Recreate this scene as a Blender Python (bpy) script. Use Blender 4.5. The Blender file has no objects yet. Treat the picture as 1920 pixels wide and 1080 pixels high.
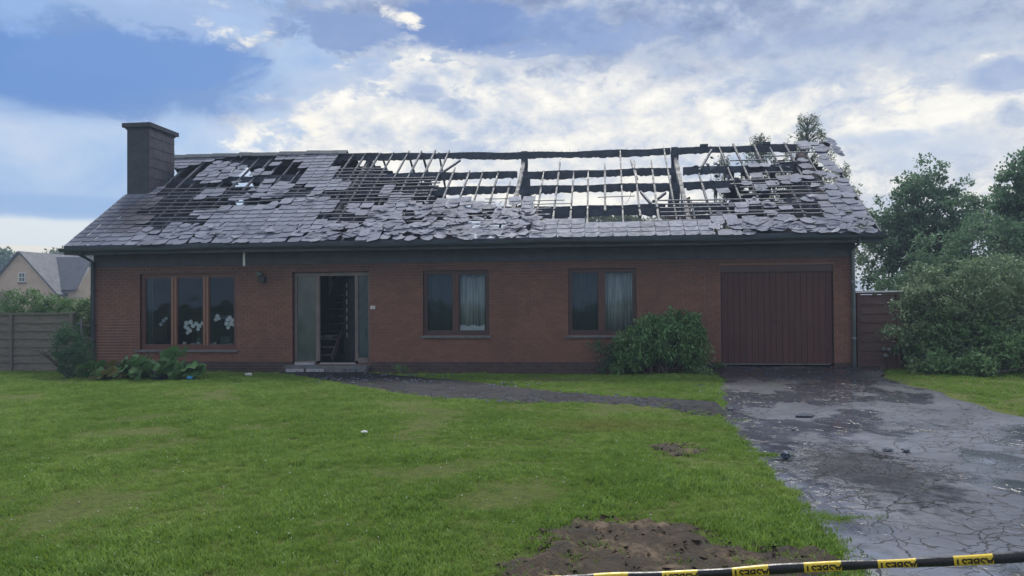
import bpy, bmesh, math, random
import numpy as np
from math import radians, sin, cos, pi, atan2, hypot, degrees
from mathutils import Vector, Matrix, Euler, noise as mnoise

rnd = random.Random(11)
nrs = np.random.RandomState(5)
S = bpy.context.scene
COL = S.collection

# ------------------------------------------------------------------ camera
CX, CY, CZ, YAW, PITCH, ROLL, FPX = 10.138, -18.693, 1.549, -0.12086, 0.01591, -0.0079, 1450.0
_F = np.array([sin(YAW)*cos(PITCH), cos(YAW)*cos(PITCH), sin(PITCH)])
_R = np.array([cos(YAW), -sin(YAW), 0.0])
_U = np.cross(_R, _F)
_R2 = _R*cos(ROLL)+_U*sin(ROLL)
_U2 = -_R*sin(ROLL)+_U*cos(ROLL)
_O = np.array([CX, CY, CZ])
cam_d = bpy.data.cameras.new('camera')
cam_d.sensor_width = 36.0
cam_d.lens = FPX/1920*36
cam_d.clip_end = 3000
cam_d.clip_start = 0.05
cam = bpy.data.objects.new('camera', cam_d)
COL.objects.link(cam)
M = Matrix(((_R2[0], _U2[0], -_F[0]), (_R2[1], _U2[1], -_F[1]), (_R2[2], _U2[2], -_F[2])))
cam.matrix_world = Matrix.Translation(Vector(_O)) @ M.to_4x4()
S.camera = cam

def ray(px, py): return _F + _R2*(px-960)/FPX - _U2*(py-540)/FPX
def on_y(px, py, y):
    d = ray(px, py); return _O + d*((y-CY)/d[1])
def on_z(px, py, z):
    d = ray(px, py); return _O + d*((z-CZ)/d[2])
def proj(P):
    d = np.array(P, float)-_O; z = d@_F
    return 960+FPX*(d@_R2)/z, 540-FPX*(d@_U2)/z
def azel(px, py):
    d = ray(px, py); return degrees(atan2(d[0], d[1])), degrees(atan2(d[2], hypot(d[0], d[1])))

# ------------------------------------------------------------------ exposure / view
S.render.engine = 'CYCLES'
S.view_settings.view_transform = 'Standard'
S.view_settings.look = 'None'
S.view_settings.gamma = 1
S.view_settings.use_curve_mapping = False
S.view_settings.exposure = 0.15
S.cycles.use_denoising = True
S.cycles.max_bounces = 7
S.cycles.transparent_max_bounces = 12
S.cycles.volume_bounces = 0
S.cycles.caustics_reflective = False
S.cycles.caustics_refractive = False

# ------------------------------------------------------------------ node helper
def lin(r, g, b):
    def f(c):
        c /= 255.0
        return c/12.92 if c <= 0.04045 else ((c+0.055)/1.055)**2.4
    return (f(r), f(g), f(b), 1.0)

class NT:
    def __init__(s, tree): s.t = tree; s.n = tree.nodes; s.l = tree.links
    def put(s, inp, v):
        if isinstance(v, bpy.types.NodeSocket): s.l.new(v, inp)
        elif v is not None: inp.default_value = v
    def m(s, op, a, b=None, c=None, clamp=False):
        n = s.n.new('ShaderNodeMath'); n.operation = op; n.use_clamp = clamp
        s.put(n.inputs[0], a); s.put(n.inputs[1], b)
        if c is not None: s.put(n.inputs[2], c)
        return n.outputs[0]
    def mix(s, f, a, b, blend='MIX'):
        n = s.n.new('ShaderNodeMix'); n.data_type = 'RGBA'; n.blend_type = blend
        s.put(n.inputs[0], f); s.put(n.inputs[6], a); s.put(n.inputs[7], b)
        return n.outputs[2]
    def noise(s, vec, scale, detail=4, rough=0.55, dist=0.0, col=False, dim='3D'):
        n = s.n.new('ShaderNodeTexNoise'); n.noise_dimensions = dim
        if vec is not None: s.l.new(vec, n.inputs['Vector'])
        n.inputs['Scale'].default_value = scale; n.inputs['Detail'].default_value = detail
        n.inputs['Roughness'].default_value = rough; n.inputs['Distortion'].default_value = dist
        return n.outputs['Color' if col else 'Fac']
    def ramp(s, f, stops, interp='LINEAR'):
        n = s.n.new('ShaderNodeValToRGB'); n.color_ramp.interpolation = interp
        e = n.color_ramp.elements
        while len(e) < len(stops): e.new(0.5)
        for i, (p, c) in enumerate(stops):
            e[i].position = p
            e[i].color = c if len(c) == 4 else (*c, 1)
        s.l.new(f, n.inputs[0])
        return n.outputs[0]
    def mr(s, v, a, b, c=0.0, d=1.0, smooth=True):
        n = s.n.new('ShaderNodeMapRange'); n.interpolation_type = 'SMOOTHSTEP' if smooth else 'LINEAR'
        n.clamp = True
        s.put(n.inputs[0], v); s.put(n.inputs[1], a); s.put(n.inputs[2], b); s.put(n.inputs[3], c); s.put(n.inputs[4], d)
        return n.outputs[0]
    def pos(s): return s.n.new('ShaderNodeNewGeometry').outputs['Position']
    def scale(s, vec, sc, loc=(0, 0, 0), rot=(0, 0, 0)):
        n = s.n.new('ShaderNodeMapping'); s.l.new(vec, n.inputs[0])
        n.inputs['Scale'].default_value = sc; n.inputs['Location'].default_value = loc; n.inputs['Rotation'].default_value = rot
        return n.outputs[0]
    def sep(s, vec):
        n = s.n.new('ShaderNodeSeparateXYZ'); s.l.new(vec, n.inputs[0]); return n.outputs
    def comb(s, x, y, z=0.0):
        n = s.n.new('ShaderNodeCombineXYZ'); s.put(n.inputs[0], x); s.put(n.inputs[1], y); s.put(n.inputs[2], z); return n.outputs[0]
    def bump(s, h, strength=0.5, dist=0.01):
        n = s.n.new('ShaderNodeBump'); s.l.new(h, n.inputs['Height'])
        n.inputs['Strength'].default_value = strength; n.inputs['Distance'].default_value = dist
        return n.outputs[0]

# ------------------------------------------------------------------ sky: cloud cover over a Nishita sky
SUN_AZ, SUN_EL = radians(-2.0), radians(56)      # behind the house, veiled by cloud
world = bpy.data.worlds.new('World'); S.world = world; world.use_nodes = True
world.node_tree.nodes.clear()
W = NT(world.node_tree)
sky = W.n.new('ShaderNodeTexSky'); sky.sky_type = 'NISHITA'; sky.sun_disc = False
sky.sun_elevation = SUN_EL; sky.sun_rotation = SUN_AZ
sky.air_density = 1.3; sky.dust_density = 2.0
tc = W.n.new('ShaderNodeTexCoord').outputs['Generated']
dx, dy, dz = W.sep(tc)
AZ = W.m('MULTIPLY', W.m('ARCTAN2', dx, dy), 57.29578)
EL = W.m('MULTIPLY', W.m('ARCSINE', dz), 57.29578)
# noise domain: cloud layer seen in perspective (flattened towards the horizon)
ndom = W.comb(W.m('MULTIPLY', dx, 1.0), W.m('MULTIPLY', dy, 1.0), W.m('MULTIPLY', dz, 1.2))
n1 = W.noise(ndom, 3.2, 7, 0.55, 0.25)
n2 = W.noise(W.scale(ndom, (1, 1, 1.3), (5, 3, 1)), 8.0, 8, 0.6, 0.5)
n3 = W.noise(W.scale(ndom, (1, 1, 1.6), (1, 8, 3)), 24.0, 6, 0.62, 0.3)
nA = W.m('ADD', W.m('MULTIPLY', W.m('SUBTRACT', n1, 0.5), 1.5), W.m('MULTIPLY', W.m('SUBTRACT', n2, 0.5), 1.5))
nB = W.m('ADD', nA, W.m('MULTIPLY', W.m('SUBTRACT', n3, 0.5), 1.7))
rl0 = W.noise(W.scale(ndom, (1, 1, 1.25), (5, 3, 1)), 8.5, 7, 0.6, 0.15)
rl1 = W.noise(W.scale(ndom, (1, 1, 1.25), (5, 3, 1.03)), 8.5, 7, 0.6, 0.15)
REL = W.m('MULTIPLY', W.m('SUBTRACT', rl0, rl1), 2.4)
def blob(px, py, rx, ry, nz=1.0, soft=0.5, rot=0.0, src=None):
    """soft-edged patch of cloud centred on a direction; radii given in degrees*26"""
    a0, e0 = azel(px, py)
    u = W.m('DIVIDE', W.m('SUBTRACT', AZ, a0), rx/25.3)
    v = W.m('DIVIDE', W.m('SUBTRACT', EL, e0), ry/25.3)
    if rot:
        k = rx/ry
        uu = W.m('ADD', W.m('MULTIPLY', u, cos(rot)), W.m('MULTIPLY', v, sin(rot)/k))
        vv = W.m('SUBTRACT', W.m('MULTIPLY', v, cos(rot)), W.m('MULTIPLY', u, sin(rot)*k))
        u, v = uu, vv
    d = W.m('SQRT', W.m('ADD', W.m('MULTIPLY', u, u), W.m('MULTIPLY', v, v)))
    t = W.m('ADD', W.m('SUBTRACT', 1.0, d), W.m('MULTIPLY', src or nB, nz*1.25))
    return W.mr(t, 0.0, soft)
def over(col, mask, c, k=1.0):
    if k != 1.0: mask = W.m('MULTIPLY', mask, k)
    return W.mix(mask, col, c)
# base: thin high cloud
basec = W.ramp(W.m('ADD', W.m('ADD', W.m('MULTIPLY', nB, 0.8), 0.5), W.m('MULTIPLY', REL, 0.4)), [(0.1, lin(164, 179, 207)), (0.4, lin(188, 198, 215)), (0.65, lin(202, 207, 217)), (0.95, lin(220, 222, 224))])
leftc = W.ramp(W.m('ADD', nA, 0.5), [(0.2, lin(150, 180, 222)), (0.5, lin(168, 193, 226)), (0.8, lin(190, 205, 228))])
lf = W.mr(W.m('ADD', AZ, W.m('MULTIPLY', nA, 8.0)), azel(760, 300)[0], azel(430, 300)[0])
el_hi = W.mr(EL, 38.0, 24.0)
c = W.mix(W.m('MULTIPLY', W.m('MULTIPLY', lf, el_hi), W.mr(AZ, -95.0, -60.0)), basec, leftc)
# big white mass, centre and right
warm = W.ramp(W.m('ADD', W.m('ADD', W.m('MULTIPLY', nB, 0.55), 0.5), REL), [(0.1, lin(176, 190, 214)), (0.35, lin(208, 213, 222)), (0.58, lin(231, 230, 227)), (0.85, lin(252, 248, 238))])
c = over(c, blob(1080, 265, 580, 165, 0.7, 0.4), warm)
c = over(c, blob(1500, 250, 420, 120, 1.2, 0.6), warm, 0.75)
c = over(c, blob(740, 262, 172, 80, 0.16, 0.06, src=nB), warm)
c = over(c, blob(790, 140, 110, 60, 0.9, 0.2), warm)
# blue-grey darker clouds
greyc = W.ramp(W.m('ADD', W.m('ADD', W.m('MULTIPLY', nB, 0.5), 0.5), REL), [(0.15, lin(114, 134, 174)), (0.5, lin(144, 161, 194)), (0.85, lin(190, 199, 215))])
c = over(c, blob(870, 20, 700, 115, 0.8, 0.5), greyc, 0.9)
c = over(c, blob(1500, 20, 660, 120, 1.0, 0.8), greyc, 0.8)
c = over(c, blob(120, 100, 390, 105, 0.55, 0.35, src=nA), lin(104, 140, 195), 0.9)
c = over(c, blob(60, 130, 260, 80, 0.5, 0.6, src=nA), lin(92, 136, 202), 0.7)
c = over(c, blob(290, 110, 200, 48, 0.5, 0.3), lin(103, 142, 203), 0.8)
c = over(c, blob(360, 20, 250, 48, 0.9, 0.5, src=nB), lin(160, 184, 222), 0.75)
c = over(c, blob(30, 10, 90, 45, 0.8, 0.8), lin(150, 182, 228), 0.7)
c = over(c, blob(640, 55, 150, 48, 0.8, 0.35), lin(124, 150, 197), 0.9)
c = over(c, blob(860, 40, 130, 62, 0.55, 0.3), lin(103, 134, 190), 0.9)
c = over(c, blob(1060, 55, 130, 40, 0.8, 0.5), lin(118, 146, 196), 0.75)
c = over(c, blob(1010, 95, 150, 13, 1.1, 0.5), lin(130, 155, 200), 0.7)
c = over(c, blob(1180, 70, 110, 26, 1.1, 0.5), lin(140, 162, 204), 0.6)
c = over(c, blob(1560, 70, 260, 30, 1.0, 0.7), lin(150, 168, 204), 0.6)
c = over(c, blob(1890, 140, 70, 30, 0.8, 0.5), lin(142, 164, 205), 0.75)
c = over(c, blob(1600, 265, 120, 16, 1.0, 0.8), lin(184, 199, 222), 0.7)
c = over(c, blob(1720, 290, 160, 40, 0.8, 0.9), lin(180, 196, 220), 0.6)
c = over(c, blob(800, 168, 58, 17, 0.9, 0.4), lin(160, 178, 210), 0.8)
c = over(c, blob(700, 125, 50, 26, 0.9, 0.4), lin(160, 182, 218), 0.7)
c = over(c, blob(845, 275, 45, 17, 0.5, 0.3), lin(190, 200, 218), 0.75)
c = over(c, blob(875, 215, 34, 16, 0.9, 0.4), lin(176, 192, 218), 0.6)
# sunlit rims
for (bx, by, rx, ry, ro) in ((428, 55, 38, 15, -0.3), (480, 68, 42, 12, 0.5), (740, 30, 50, 11, -0.25), (770, 36, 14, 10, 0), (640, 122, 60, 8, 0.15),
                             (720, 100, 50, 6, 0.1), (1690, 195, 16, 16, 0.5),
                             (1850, 105, 14, 6, 0), (855, 262, 16, 6, 0.4), (820, 120, 70, 22, 0), (590, 250, 12, 22, 0.3)):
    c = over(c, blob(bx, by, rx*1.15, ry*1.4, 2.4, 1.5, ro), lin(250, 245, 232), 0.95)
# low band at the left: blue bank over a pale strip
c = over(c, blob(120, 385, 330, 24, 0.25, 0.6, src=nA), lin(140, 173, 217), 0.75)
c = over(c, blob(20, 440, 330, 34, 0.35, 0.35, src=nA), lin(222, 229, 233), 0.95)
c = over(c, blob(60, 470, 200, 10, 0.6, 0.5), lin(236, 230, 218), 0.8)
bg1 = W.n.new('ShaderNodeBackground'); W.l.new(sky.outputs[0], bg1.inputs[0]); bg1.inputs[1].default_value = 0.11
bg2 = W.n.new('ShaderNodeBackground'); W.l.new(c, bg2.inputs[0]); bg2.inputs[1].default_value = 1.0
mx = W.n.new('ShaderNodeMixShader'); mx.inputs[0].default_value = 0.93
W.l.new(bg1.outputs[0], mx.inputs[1]); W.l.new(bg2.outputs[0], mx.inputs[2])
wo = W.n.new('ShaderNodeOutputWorld'); W.l.new(mx.outputs[0], wo.inputs[0])

sun_d = bpy.data.lights.new('sun', 'SUN'); sun_d.energy = 2.4; sun_d.angle = radians(22); sun_d.color = (1.0, 0.97, 0.92)
sun = bpy.data.objects.new('sun', sun_d); COL.objects.link(sun)
sdir = Vector((sin(SUN_AZ)*cos(SUN_EL), cos(SUN_AZ)*cos(SUN_EL), sin(SUN_EL)))
sun.rotation_euler = sdir.to_track_quat('Z', 'Y').to_euler()

# ------------------------------------------------------------------ materials
def material(name, build):
    m = bpy.data.materials.new(name); m.use_nodes = True; m.node_tree.nodes.clear()
    t = NT(m.node_tree)
    out = t.n.new('ShaderNodeOutputMaterial')
    sh = build(t)
    t.l.new(sh, out.inputs[0])
    return m
def bsdf(t, col, rough=0.6, normal=None, metal=0.0, spec=0.5, coat=0.0):
    n = t.n.new('ShaderNodeBsdfPrincipled')
    t.put(n.inputs['Base Color'], col); t.put(n.inputs['Roughness'], rough)
    n.inputs['Metallic'].default_value = metal; t.put(n.inputs['Specular IOR Level'], spec)
    if coat: n.inputs['Coat Weight'].default_value = coat; n.inputs['Coat Roughness'].default_value = 0.15
    if normal is not None: t.l.new(normal, n.inputs['Normal'])
    return n.outputs[0]
def simple(name, a, b, scale=6, rough=0.6, bump=0.3, bscale=60, stretch=(1, 1, 1), spec=0.5, metal=0.0, bd=0.005):
    def f(t):
        p = t.scale(t.pos(), stretch)
        n = t.noise(p, scale, 6, 0.6, 0.2)
        col = t.ramp(n, [(0.3, a), (0.7, b)])
        r = t.mr(t.noise(p, scale*2.3, 4), 0.3, 0.7, max(rough-0.12, 0.03), min(rough+0.12, 1))
        return bsdf(t, col, r, t.bump(t.noise(p, bscale, 5), bump, bd), metal, spec)
    return material(name, f)

def f_brick(dark):
    def f(t):
        p = t.pos(); x, y, z = t.sep(p)
        row = t.m('FLOOR', t.m('DIVIDE', t.m('ADD', z, 0.25), 0.075))
        odd = t.m('MODULO', row, 2.0)
        colx = t.m('FLOOR', t.m('DIVIDE', t.m('ADD', t.m('ADD', x, 4.0), t.m('MULTIPLY', odd, -0.1)), 0.2))
        wn = t.n.new('ShaderNodeTexWhiteNoise'); t.l.new(t.comb(colx, row, t.m('FLOOR', y)), wn.inputs[0])
        r = wn.outputs['Value']
        if dark: base = t.ramp(r, [(0.0, (0.04, 0.036, 0.038)), (1.0, (0.08, 0.07, 0.07))])
        else: base = t.ramp(r, [(0.0, (0.205, 0.095, 0.070)), (0.5, (0.23, 0.108, 0.079)), (1.0, (0.26, 0.125, 0.09))])
        n = t.noise(p, 35, 5, 0.6)
        base = t.mix(t.mr(n, 0.35, 0.75, 0, 0.3), base, (0.13, 0.07, 0.055, 1))
        base = t.mix(t.mr(t.noise(p, 1.1, 5, 0.6), 0.45, 0.7, 0, 0.4), base, (0.11, 0.06, 0.05, 1))
        soot = t.m('MULTIPLY', t.mr(t.m('ADD', z, t.m('MULTIPLY', t.noise(p, 1.4, 5), 1.3)), 2.2, 3.6), 0.65)
        st_ = t.noise(t.scale(p, (5, 1, 0.35)), 1.4, 5, 0.6)
        soot = t.m('MAXIMUM', soot, t.m('MULTIPLY', t.mr(t.m('ADD', t.m('MULTIPLY', z, 0.14), st_), 0.78, 1.0), 0.5))
        base = t.mix(soot, base, (0.035, 0.035, 0.045, 1))
        return bsdf(t, base, t.mr(n, 0.2, 0.8, 0.55, 0.8), t.bump(t.noise(p, 90, 5), 0.6, 0.004), spec=0.4)
    return f
M_BRICK = material('red_brick', f_brick(False))
M_PLINTH = material('dark_plinth_brick', f_brick(True))
M_MORTAR = simple('mortar', (0.07, 0.06, 0.058), (0.12, 0.10, 0.095), 3, 0.85, 0.5, 120)
def f_mortar(t):
    p = t.pos(); x, y, z = t.sep(p); n = t.noise(p, 1.6, 5)
    k = t.m('MULTIPLY', t.mr(t.m('ADD', x, t.m('MULTIPLY', n, 1.2)), -1.0, -1.9), t.mr(t.m('ADD', z, t.m('MULTIPLY', n, 1.0)), 2.2, 0.9))
    col = t.mix(k, (0.24, 0.13, 0.10, 1), (0.42, 0.33, 0.30, 1))
    return bsdf(t, col, .85, t.bump(t.noise(p, 120, 4), .5, .004))
M_MORTAR = material('mortar', f_mortar)
def f_slate(t):
    p = t.pos(); oi = t.n.new('ShaderNodeObjectInfo').outputs['Random']
    at = t.n.new('ShaderNodeAttribute'); at.attribute_name = 'tint'
    r = t.m('FRACT', t.m('ADD', oi, at.outputs['Fac']))
    base = t.ramp(r, [(0.0, (0.125, 0.145, 0.20)), (0.6, (0.18, 0.20, 0.27)), (1.0, (0.24, 0.262, 0.335))])
    n = t.noise(p, 9, 6, 0.65)
    base = t.mix(t.mr(n, 0.45, 0.8, 0, 0.55), base, (0.10, 0.10, 0.13, 1))
    base = t.mix(t.mr(t.noise(p, 1.3, 6, 0.65), 0.5, 0.72, 0, 0.6), base, (0.055, 0.06, 0.08, 1))
    # soot stain round the chimney foot and hole edges
    x, y, z = t.sep(p)
    dx_ = t.m('SUBTRACT', x, -2.3); dy_ = t.m('SUBTRACT', y, 1.0)
    dd = t.m('SQRT', t.m('ADD', t.m('MULTIPLY', dx_, dx_), t.m('MULTIPLY', dy_, dy_)))
    so = t.mr(t.m('ADD', dd, t.m('MULTIPLY', t.noise(p, 2.5, 5), 1.0)), 2.0, 0.9)
    base = t.mix(t.m('MULTIPLY', so, 0.8), base, (0.035, 0.03, 0.035, 1))
    return bsdf(t, base, t.mr(n, 0.3, 0.8, 0.58, 0.8), t.bump(t.noise(p, 60, 5), 0.35, 0.004), spec=0.35)
M_SLATE = material('grey_slate', f_slate)
def f_char(lo, hi):
    def f(t):
        p = t.pos()
        v = t.n.new('ShaderNodeTexVoronoi'); v.feature = 'DISTANCE_TO_EDGE'; t.l.new(t.scale(p, (1, 1, 1.6)), v.inputs['Vector']); v.inputs['Scale'].default_value = 22
        e = t.mr(v.outputs['Distance'], 0.0, 0.12)
        n = t.noise(p, 5, 6, 0.6)
        col = t.mix(t.mr(n, 0.35, 0.7), lo, hi)
        col = t.mix(e, (0.015, 0.02, 0.03, 1), col)
        return bsdf(t, col, t.mr(n, 0.3, 0.7, 0.38, 0.62), t.bump(e, 0.8, 0.012), spec=0.5)
    return f
M_CHAR = material('charred_timber', f_char((0.05, 0.068, 0.11, 1), (0.10, 0.13, 0.19, 1)))
M_ASHWOOD = material('ashy_timber', f_char((0.028, 0.038, 0.06, 1), (0.06, 0.078, 0.112, 1)))
M_RAWWOOD = simple('scorched_wood', (0.16, 0.12, 0.11), (0.34, 0.27, 0.23), 8, 0.7, 0.5, 40, (3, 3, 0.6))
M_BATTEN = simple('sooty_batten', (0.035, 0.048, 0.072), (0.085, 0.10, 0.14), 5, 0.6, 0.4, 50)
M_UNDER = simple('sooty_roof_lining', (0.012, 0.016, 0.022), (0.03, 0.036, 0.048), 2, 0.8, 0.5, 20)
M_NAVY = simple('dark_eaves_paint', (0.025, 0.04, 0.06), (0.045, 0.06, 0.085), 2, 0.5, 0.2, 30)
M_GUTTER = simple('gutter_metal', (0.035, 0.05, 0.065), (0.06, 0.08, 0.1), 3, 0.4, 0.1, 40)
M_PIPE = simple('zinc_downpipe', (0.20, 0.24, 0.27), (0.30, 0.34, 0.37), 3, 0.45, 0.1, 40, metal=0.2)
M_PIPEDARK = simple('dark_downpipe', (0.06, 0.075, 0.095), (0.10, 0.12, 0.145), 3, 0.45, 0.1, 40)
M_STONE = simple('blue_stone', (0.10, 0.11, 0.12), (0.19, 0.2, 0.21), 6, 0.5, 0.3, 60)
M_PALESTONE = simple('pale_stone', (0.28, 0.3, 0.33), (0.45, 0.46, 0.49), 6, 0.6, 0.3, 60)
M_FRAME = simple('brown_window_wood', (0.10, 0.042, 0.032), (0.15, 0.065, 0.05), 4, 0.45, 0.25, 40, (8, 8, 0.6))
M_MULLION = simple('worn_brown_wood', (0.24, 0.115, 0.07), (0.34, 0.18, 0.12), 4, 0.45, 0.25, 40, (8, 8, 0.6))
M_FRAMEDK = simple('dark_window_wood', (0.05, 0.028, 0.03), (0.085, 0.045, 0.045), 4, 0.45, 0.25, 40, (8, 8, 0.6))
M_ALU = simple('bronze_door_metal', (0.12, 0.10, 0.10), (0.20, 0.17, 0.16), 3, 0.4, 0.1, 40)
def f_plank(t):
    p = t.pos(); oi = t.n.new('ShaderNodeObjectInfo').outputs['Random']
    s = t.scale(p, (14, 14, 0.7))
    n = t.noise(s, 1.5, 6, 0.65, 0.6)
    base = t.ramp(n, [(0.25, (0.05, 0.021, 0.018)), (0.6, (0.105, 0.042, 0.034)), (0.85, (0.155, 0.068, 0.055))])
    streak = t.noise(t.scale(p, (30, 1, 0.6), (3, 0, 0)), 1.6, 4, 0.6)
    base = t.mix(t.mr(streak, 0.66, 0.76, 0, 0.35), base, (0.25, 0.2, 0.2, 1))
    base = t.mix(t.m('MULTIPLY', oi, 0.3), base, (0.05, 0.02, 0.022, 1))
    return bsdf(t, base, t.mr(n, 0.2, 0.8, 0.45, 0.65), t.bump(n, 0.4, 0.004), spec=0.4)
M_PLANK = material('garage_plank_wood', f_plank)
def f_glass(t):
    fr = t.n.new('ShaderNodeFresnel'); fr.inputs[0].default_value = 1.5
    tr = t.n.new('ShaderNodeBsdfTransparent'); tr.inputs[0].default_value = (0.88, 0.92, 0.94, 1)
    gl = t.n.new('ShaderNodeBsdfGlossy'); gl.inputs[1].default_value = 0.03
    gl.inputs[0].default_value = (0.55, 0.75, 0.9, 1)
    n = t.noise(t.pos(), 1.2, 2); t.l.new(t.bump(n, 0.15, 0.05), gl.inputs['Normal'])
    mx = t.n.new('ShaderNodeMixShader')
    t.l.new(t.m('MULTIPLY', fr.outputs[0], 0.6), mx.inputs[0]); t.l.new(tr.outputs[0], mx.inputs[1]); t.l.new(gl.outputs[0], mx.inputs[2])
    return mx.outputs[0]
M_GLASS = material('window_glass', f_glass)
M_FROST = simple('frosted_glass', (0.05, 0.07, 0.068), (0.12, 0.145, 0.135), 2.5, 0.14, 0.2, 20, (1, 1, 0.5))
M_FROSTDK = simple('dark_frosted_glass', (0.02, 0.045, 0.055), (0.05, 0.085, 0.095), 2.5, 0.3, 0.2, 20, (1, 1, 0.5))
M_WHITE = simple('white_pane', (0.7, 0.74, 0.76), (0.85, 0.87, 0.88), 5, 0.5, 0.1)
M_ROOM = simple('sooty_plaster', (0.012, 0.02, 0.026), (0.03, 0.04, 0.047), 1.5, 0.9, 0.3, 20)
M_PLASTER = simple('dirty_plaster', (0.35, 0.38, 0.42), (0.5, 0.52, 0.54), 2, 0.8, 0.2, 20)
def f_curtain(t):
    p = t.pos(); n = t.noise(t.scale(p, (12, 1, 0.5)), 2, 3)
    col = t.mix(t.mr(n, 0.3, 0.7), (0.34, 0.36, 0.36, 1), (0.62, 0.64, 0.63, 1))
    return bsdf(t, col, 0.8, spec=0.1)
M_CURTAIN = material('grey_curtain_cloth', f_curtain)
M_SHEER = simple('dark_net_curtain', (0.03, 0.05, 0.07), (0.055, 0.08, 0.10), 3, 0.9, 0.1, 20, (8, 1, 0.3))
M_PORCELAIN = simple('white_china', (0.65, 0.66, 0.66), (0.75, 0.76, 0.76), 4, 0.3, 0.05)
M_PETAL = simple('white_petal', (0.85, 0.84, 0.86), (0.95, 0.95, 0.97), 10, 0.6, 0.1)
M_SOIL = None
def f_soil(t):
    p = t.pos(); n = t.noise(p, 4, 8, 0.7); m_ = t.noise(p, 22, 6, 0.7)
    col = t.ramp(n, [(0.35, (0.02, 0.014, 0.008)), (0.52, (0.065, 0.046, 0.028)), (0.66, (0.21, 0.155, 0.105))])
    col = t.mix(t.mr(m_, 0.5, 0.7, 0, 0.6), col, (0.04, 0.03, 0.02, 1))
    return bsdf(t, col, t.mr(n, 0.3, 0.7, 0.6, 0.9), t.bump(m_, 1.0, 0.03), spec=0.3)
M_SOIL = material('bare_soil', f_soil)
def f_lawnbase(t):
    p = t.pos(); n = t.noise(p, 0.6, 8, 0.65); m_ = t.noise(p, 18, 6, 0.7)
    col = t.ramp(n, [(0.3, (0.09, 0.12, 0.026)), (0.7, (0.14, 0.17, 0.045))])
    col = t.mix(t.mr(m_, 0.4, 0.7, 0, 0.7), col, (0.045, 0.05, 0.015, 1))
    return bsdf(t, col, 0.9, t.bump(m_, 1.0, 0.03), spec=0.15)
M_LAWN = material('lawn_turf', f_lawnbase)
def f_grass(t):
    p = t.pos()
    n = t.noise(p, 0.55, 6, 0.6, 0.4)
    m_ = t.noise(p, 7.0, 6, 0.75)
    n = t.m('ADD', t.m('MULTIPLY', n, 0.6), t.m('MULTIPLY', t.noise(p, 3.0, 5, 0.7), 0.4))
    col = t.ramp(n, [(0.34, (0.10, 0.205, 0.03)), (0.45, (0.165, 0.295, 0.048)), (0.54, (0.23, 0.365, 0.078)), (0.66, (0.32, 0.42, 0.12))])
    col = t.mix(t.mr(m_, 0.45, 0.62, 0, 0.7), col, (0.09, 0.165, 0.025, 1))
    col = t.mix(t.mr(m_, 0.46, 0.34, 0, 0.6), col, (0.33, 0.40, 0.12, 1))
    col = t.mix(t.mr(t.noise(t.scale(p, (1, 1, 1), (7, 7, 7)), 1.6, 5, 0.7), 0.6, 0.76, 0, 0.55), col, (0.27, 0.26, 0.10, 1))
    # dry patch in the middle of the lawn
    q = on_z(1150, 800, -0.15); x, y, z = t.sep(p)
    ax = t.m('DIVIDE', t.m('SUBTRACT', x, float(q[0])), 1.9); ay = t.m('DIVIDE', t.m('SUBTRACT', y, float(q[1])), 1.0)
    dd = t.m('SQRT', t.m('ADD', t.m('MULTIPLY', ax, ax), t.m('MULTIPLY', ay, ay)))
    col = t.mix(t.mr(t.m('ADD', dd, t.m('MULTIPLY', m_, 0.9)), 1.3, 0.5, 0, 0.6), col, (0.26, 0.22, 0.08, 1))
    a = bsdf(t, col, 0.6, spec=0.25)
    tr = t.n.new('ShaderNodeBsdfTranslucent'); t.l.new(t.mix(0.5, col, (0.3, 0.42, 0.06, 1)), tr.inputs[0])
    mx = t.n.new('ShaderNodeMixShader'); mx.inputs[0].default_value = 0.35
    t.l.new(a, mx.inputs[1]); t.l.new(tr.outputs[0], mx.inputs[2])
    return mx.outputs[0]
M_GRASS = material('grass_blade', f_grass)
def leafmat(name, a, b, c3, trans=0.3, rough=0.5, scale=1.3):
    def f(t):
        p = t.pos(); n = t.noise(p, scale, 5, 0.6)
        at = t.n.new('ShaderNodeAttribute'); at.attribute_name = 'tint'
        v = t.m('ADD', t.m('MULTIPLY', n, 0.6), t.m('MULTIPLY', at.outputs['Fac'], 0.4))
        col = t.ramp(v, [(0.25, a), (0.5, b), (0.8, c3)])
        s = bsdf(t, col, rough, spec=0.35)
        tr = t.n.new('ShaderNodeBsdfTranslucent'); t.l.new(col, tr.inputs[0])
        mx = t.n.new('ShaderNodeMixShader'); mx.inputs[0].default_value = trans
        t.l.new(s, mx.inputs[1]); t.l.new(tr.outputs[0], mx.inputs[2])
        return mx.outputs[0]
    return material(name, f)
L_TREE = leafmat('tree_leaf', (0.085, 0.17, 0.10), (0.14, 0.24, 0.14), (0.22, 0.33, 0.18), 0.45)
L_SHRUB = leafmat('shrub_leaf', (0.13, 0.21, 0.115), (0.2, 0.29, 0.16), (0.29, 0.38, 0.22))
L_LIGHT = leafmat('light_leaf', (0.11, 0.21, 0.08), (0.17, 0.29, 0.12), (0.25, 0.38, 0.17))
L_BUSH = leafmat('bush_leaf', (0.07, 0.16, 0.06), (0.14, 0.27, 0.10), (0.24, 0.40, 0.17), 0.2, 0.35, 3)
L_CONIFER = leafmat('conifer_leaf', (0.04, 0.11, 0.06), (0.07, 0.16, 0.08), (0.13, 0.24, 0.10), 0.15, 0.6, 2)
L_BIRCH = leafmat('birch_leaf', (0.15, 0.2, 0.13), (0.22, 0.27, 0.18), (0.29, 0.34, 0.22), 0.4)
L_FAR = leafmat('far_leaf', (0.09, 0.13, 0.06), (0.14, 0.18, 0.08), (0.2, 0.23, 0.11), 0.3, 0.6, 0.4)
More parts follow.
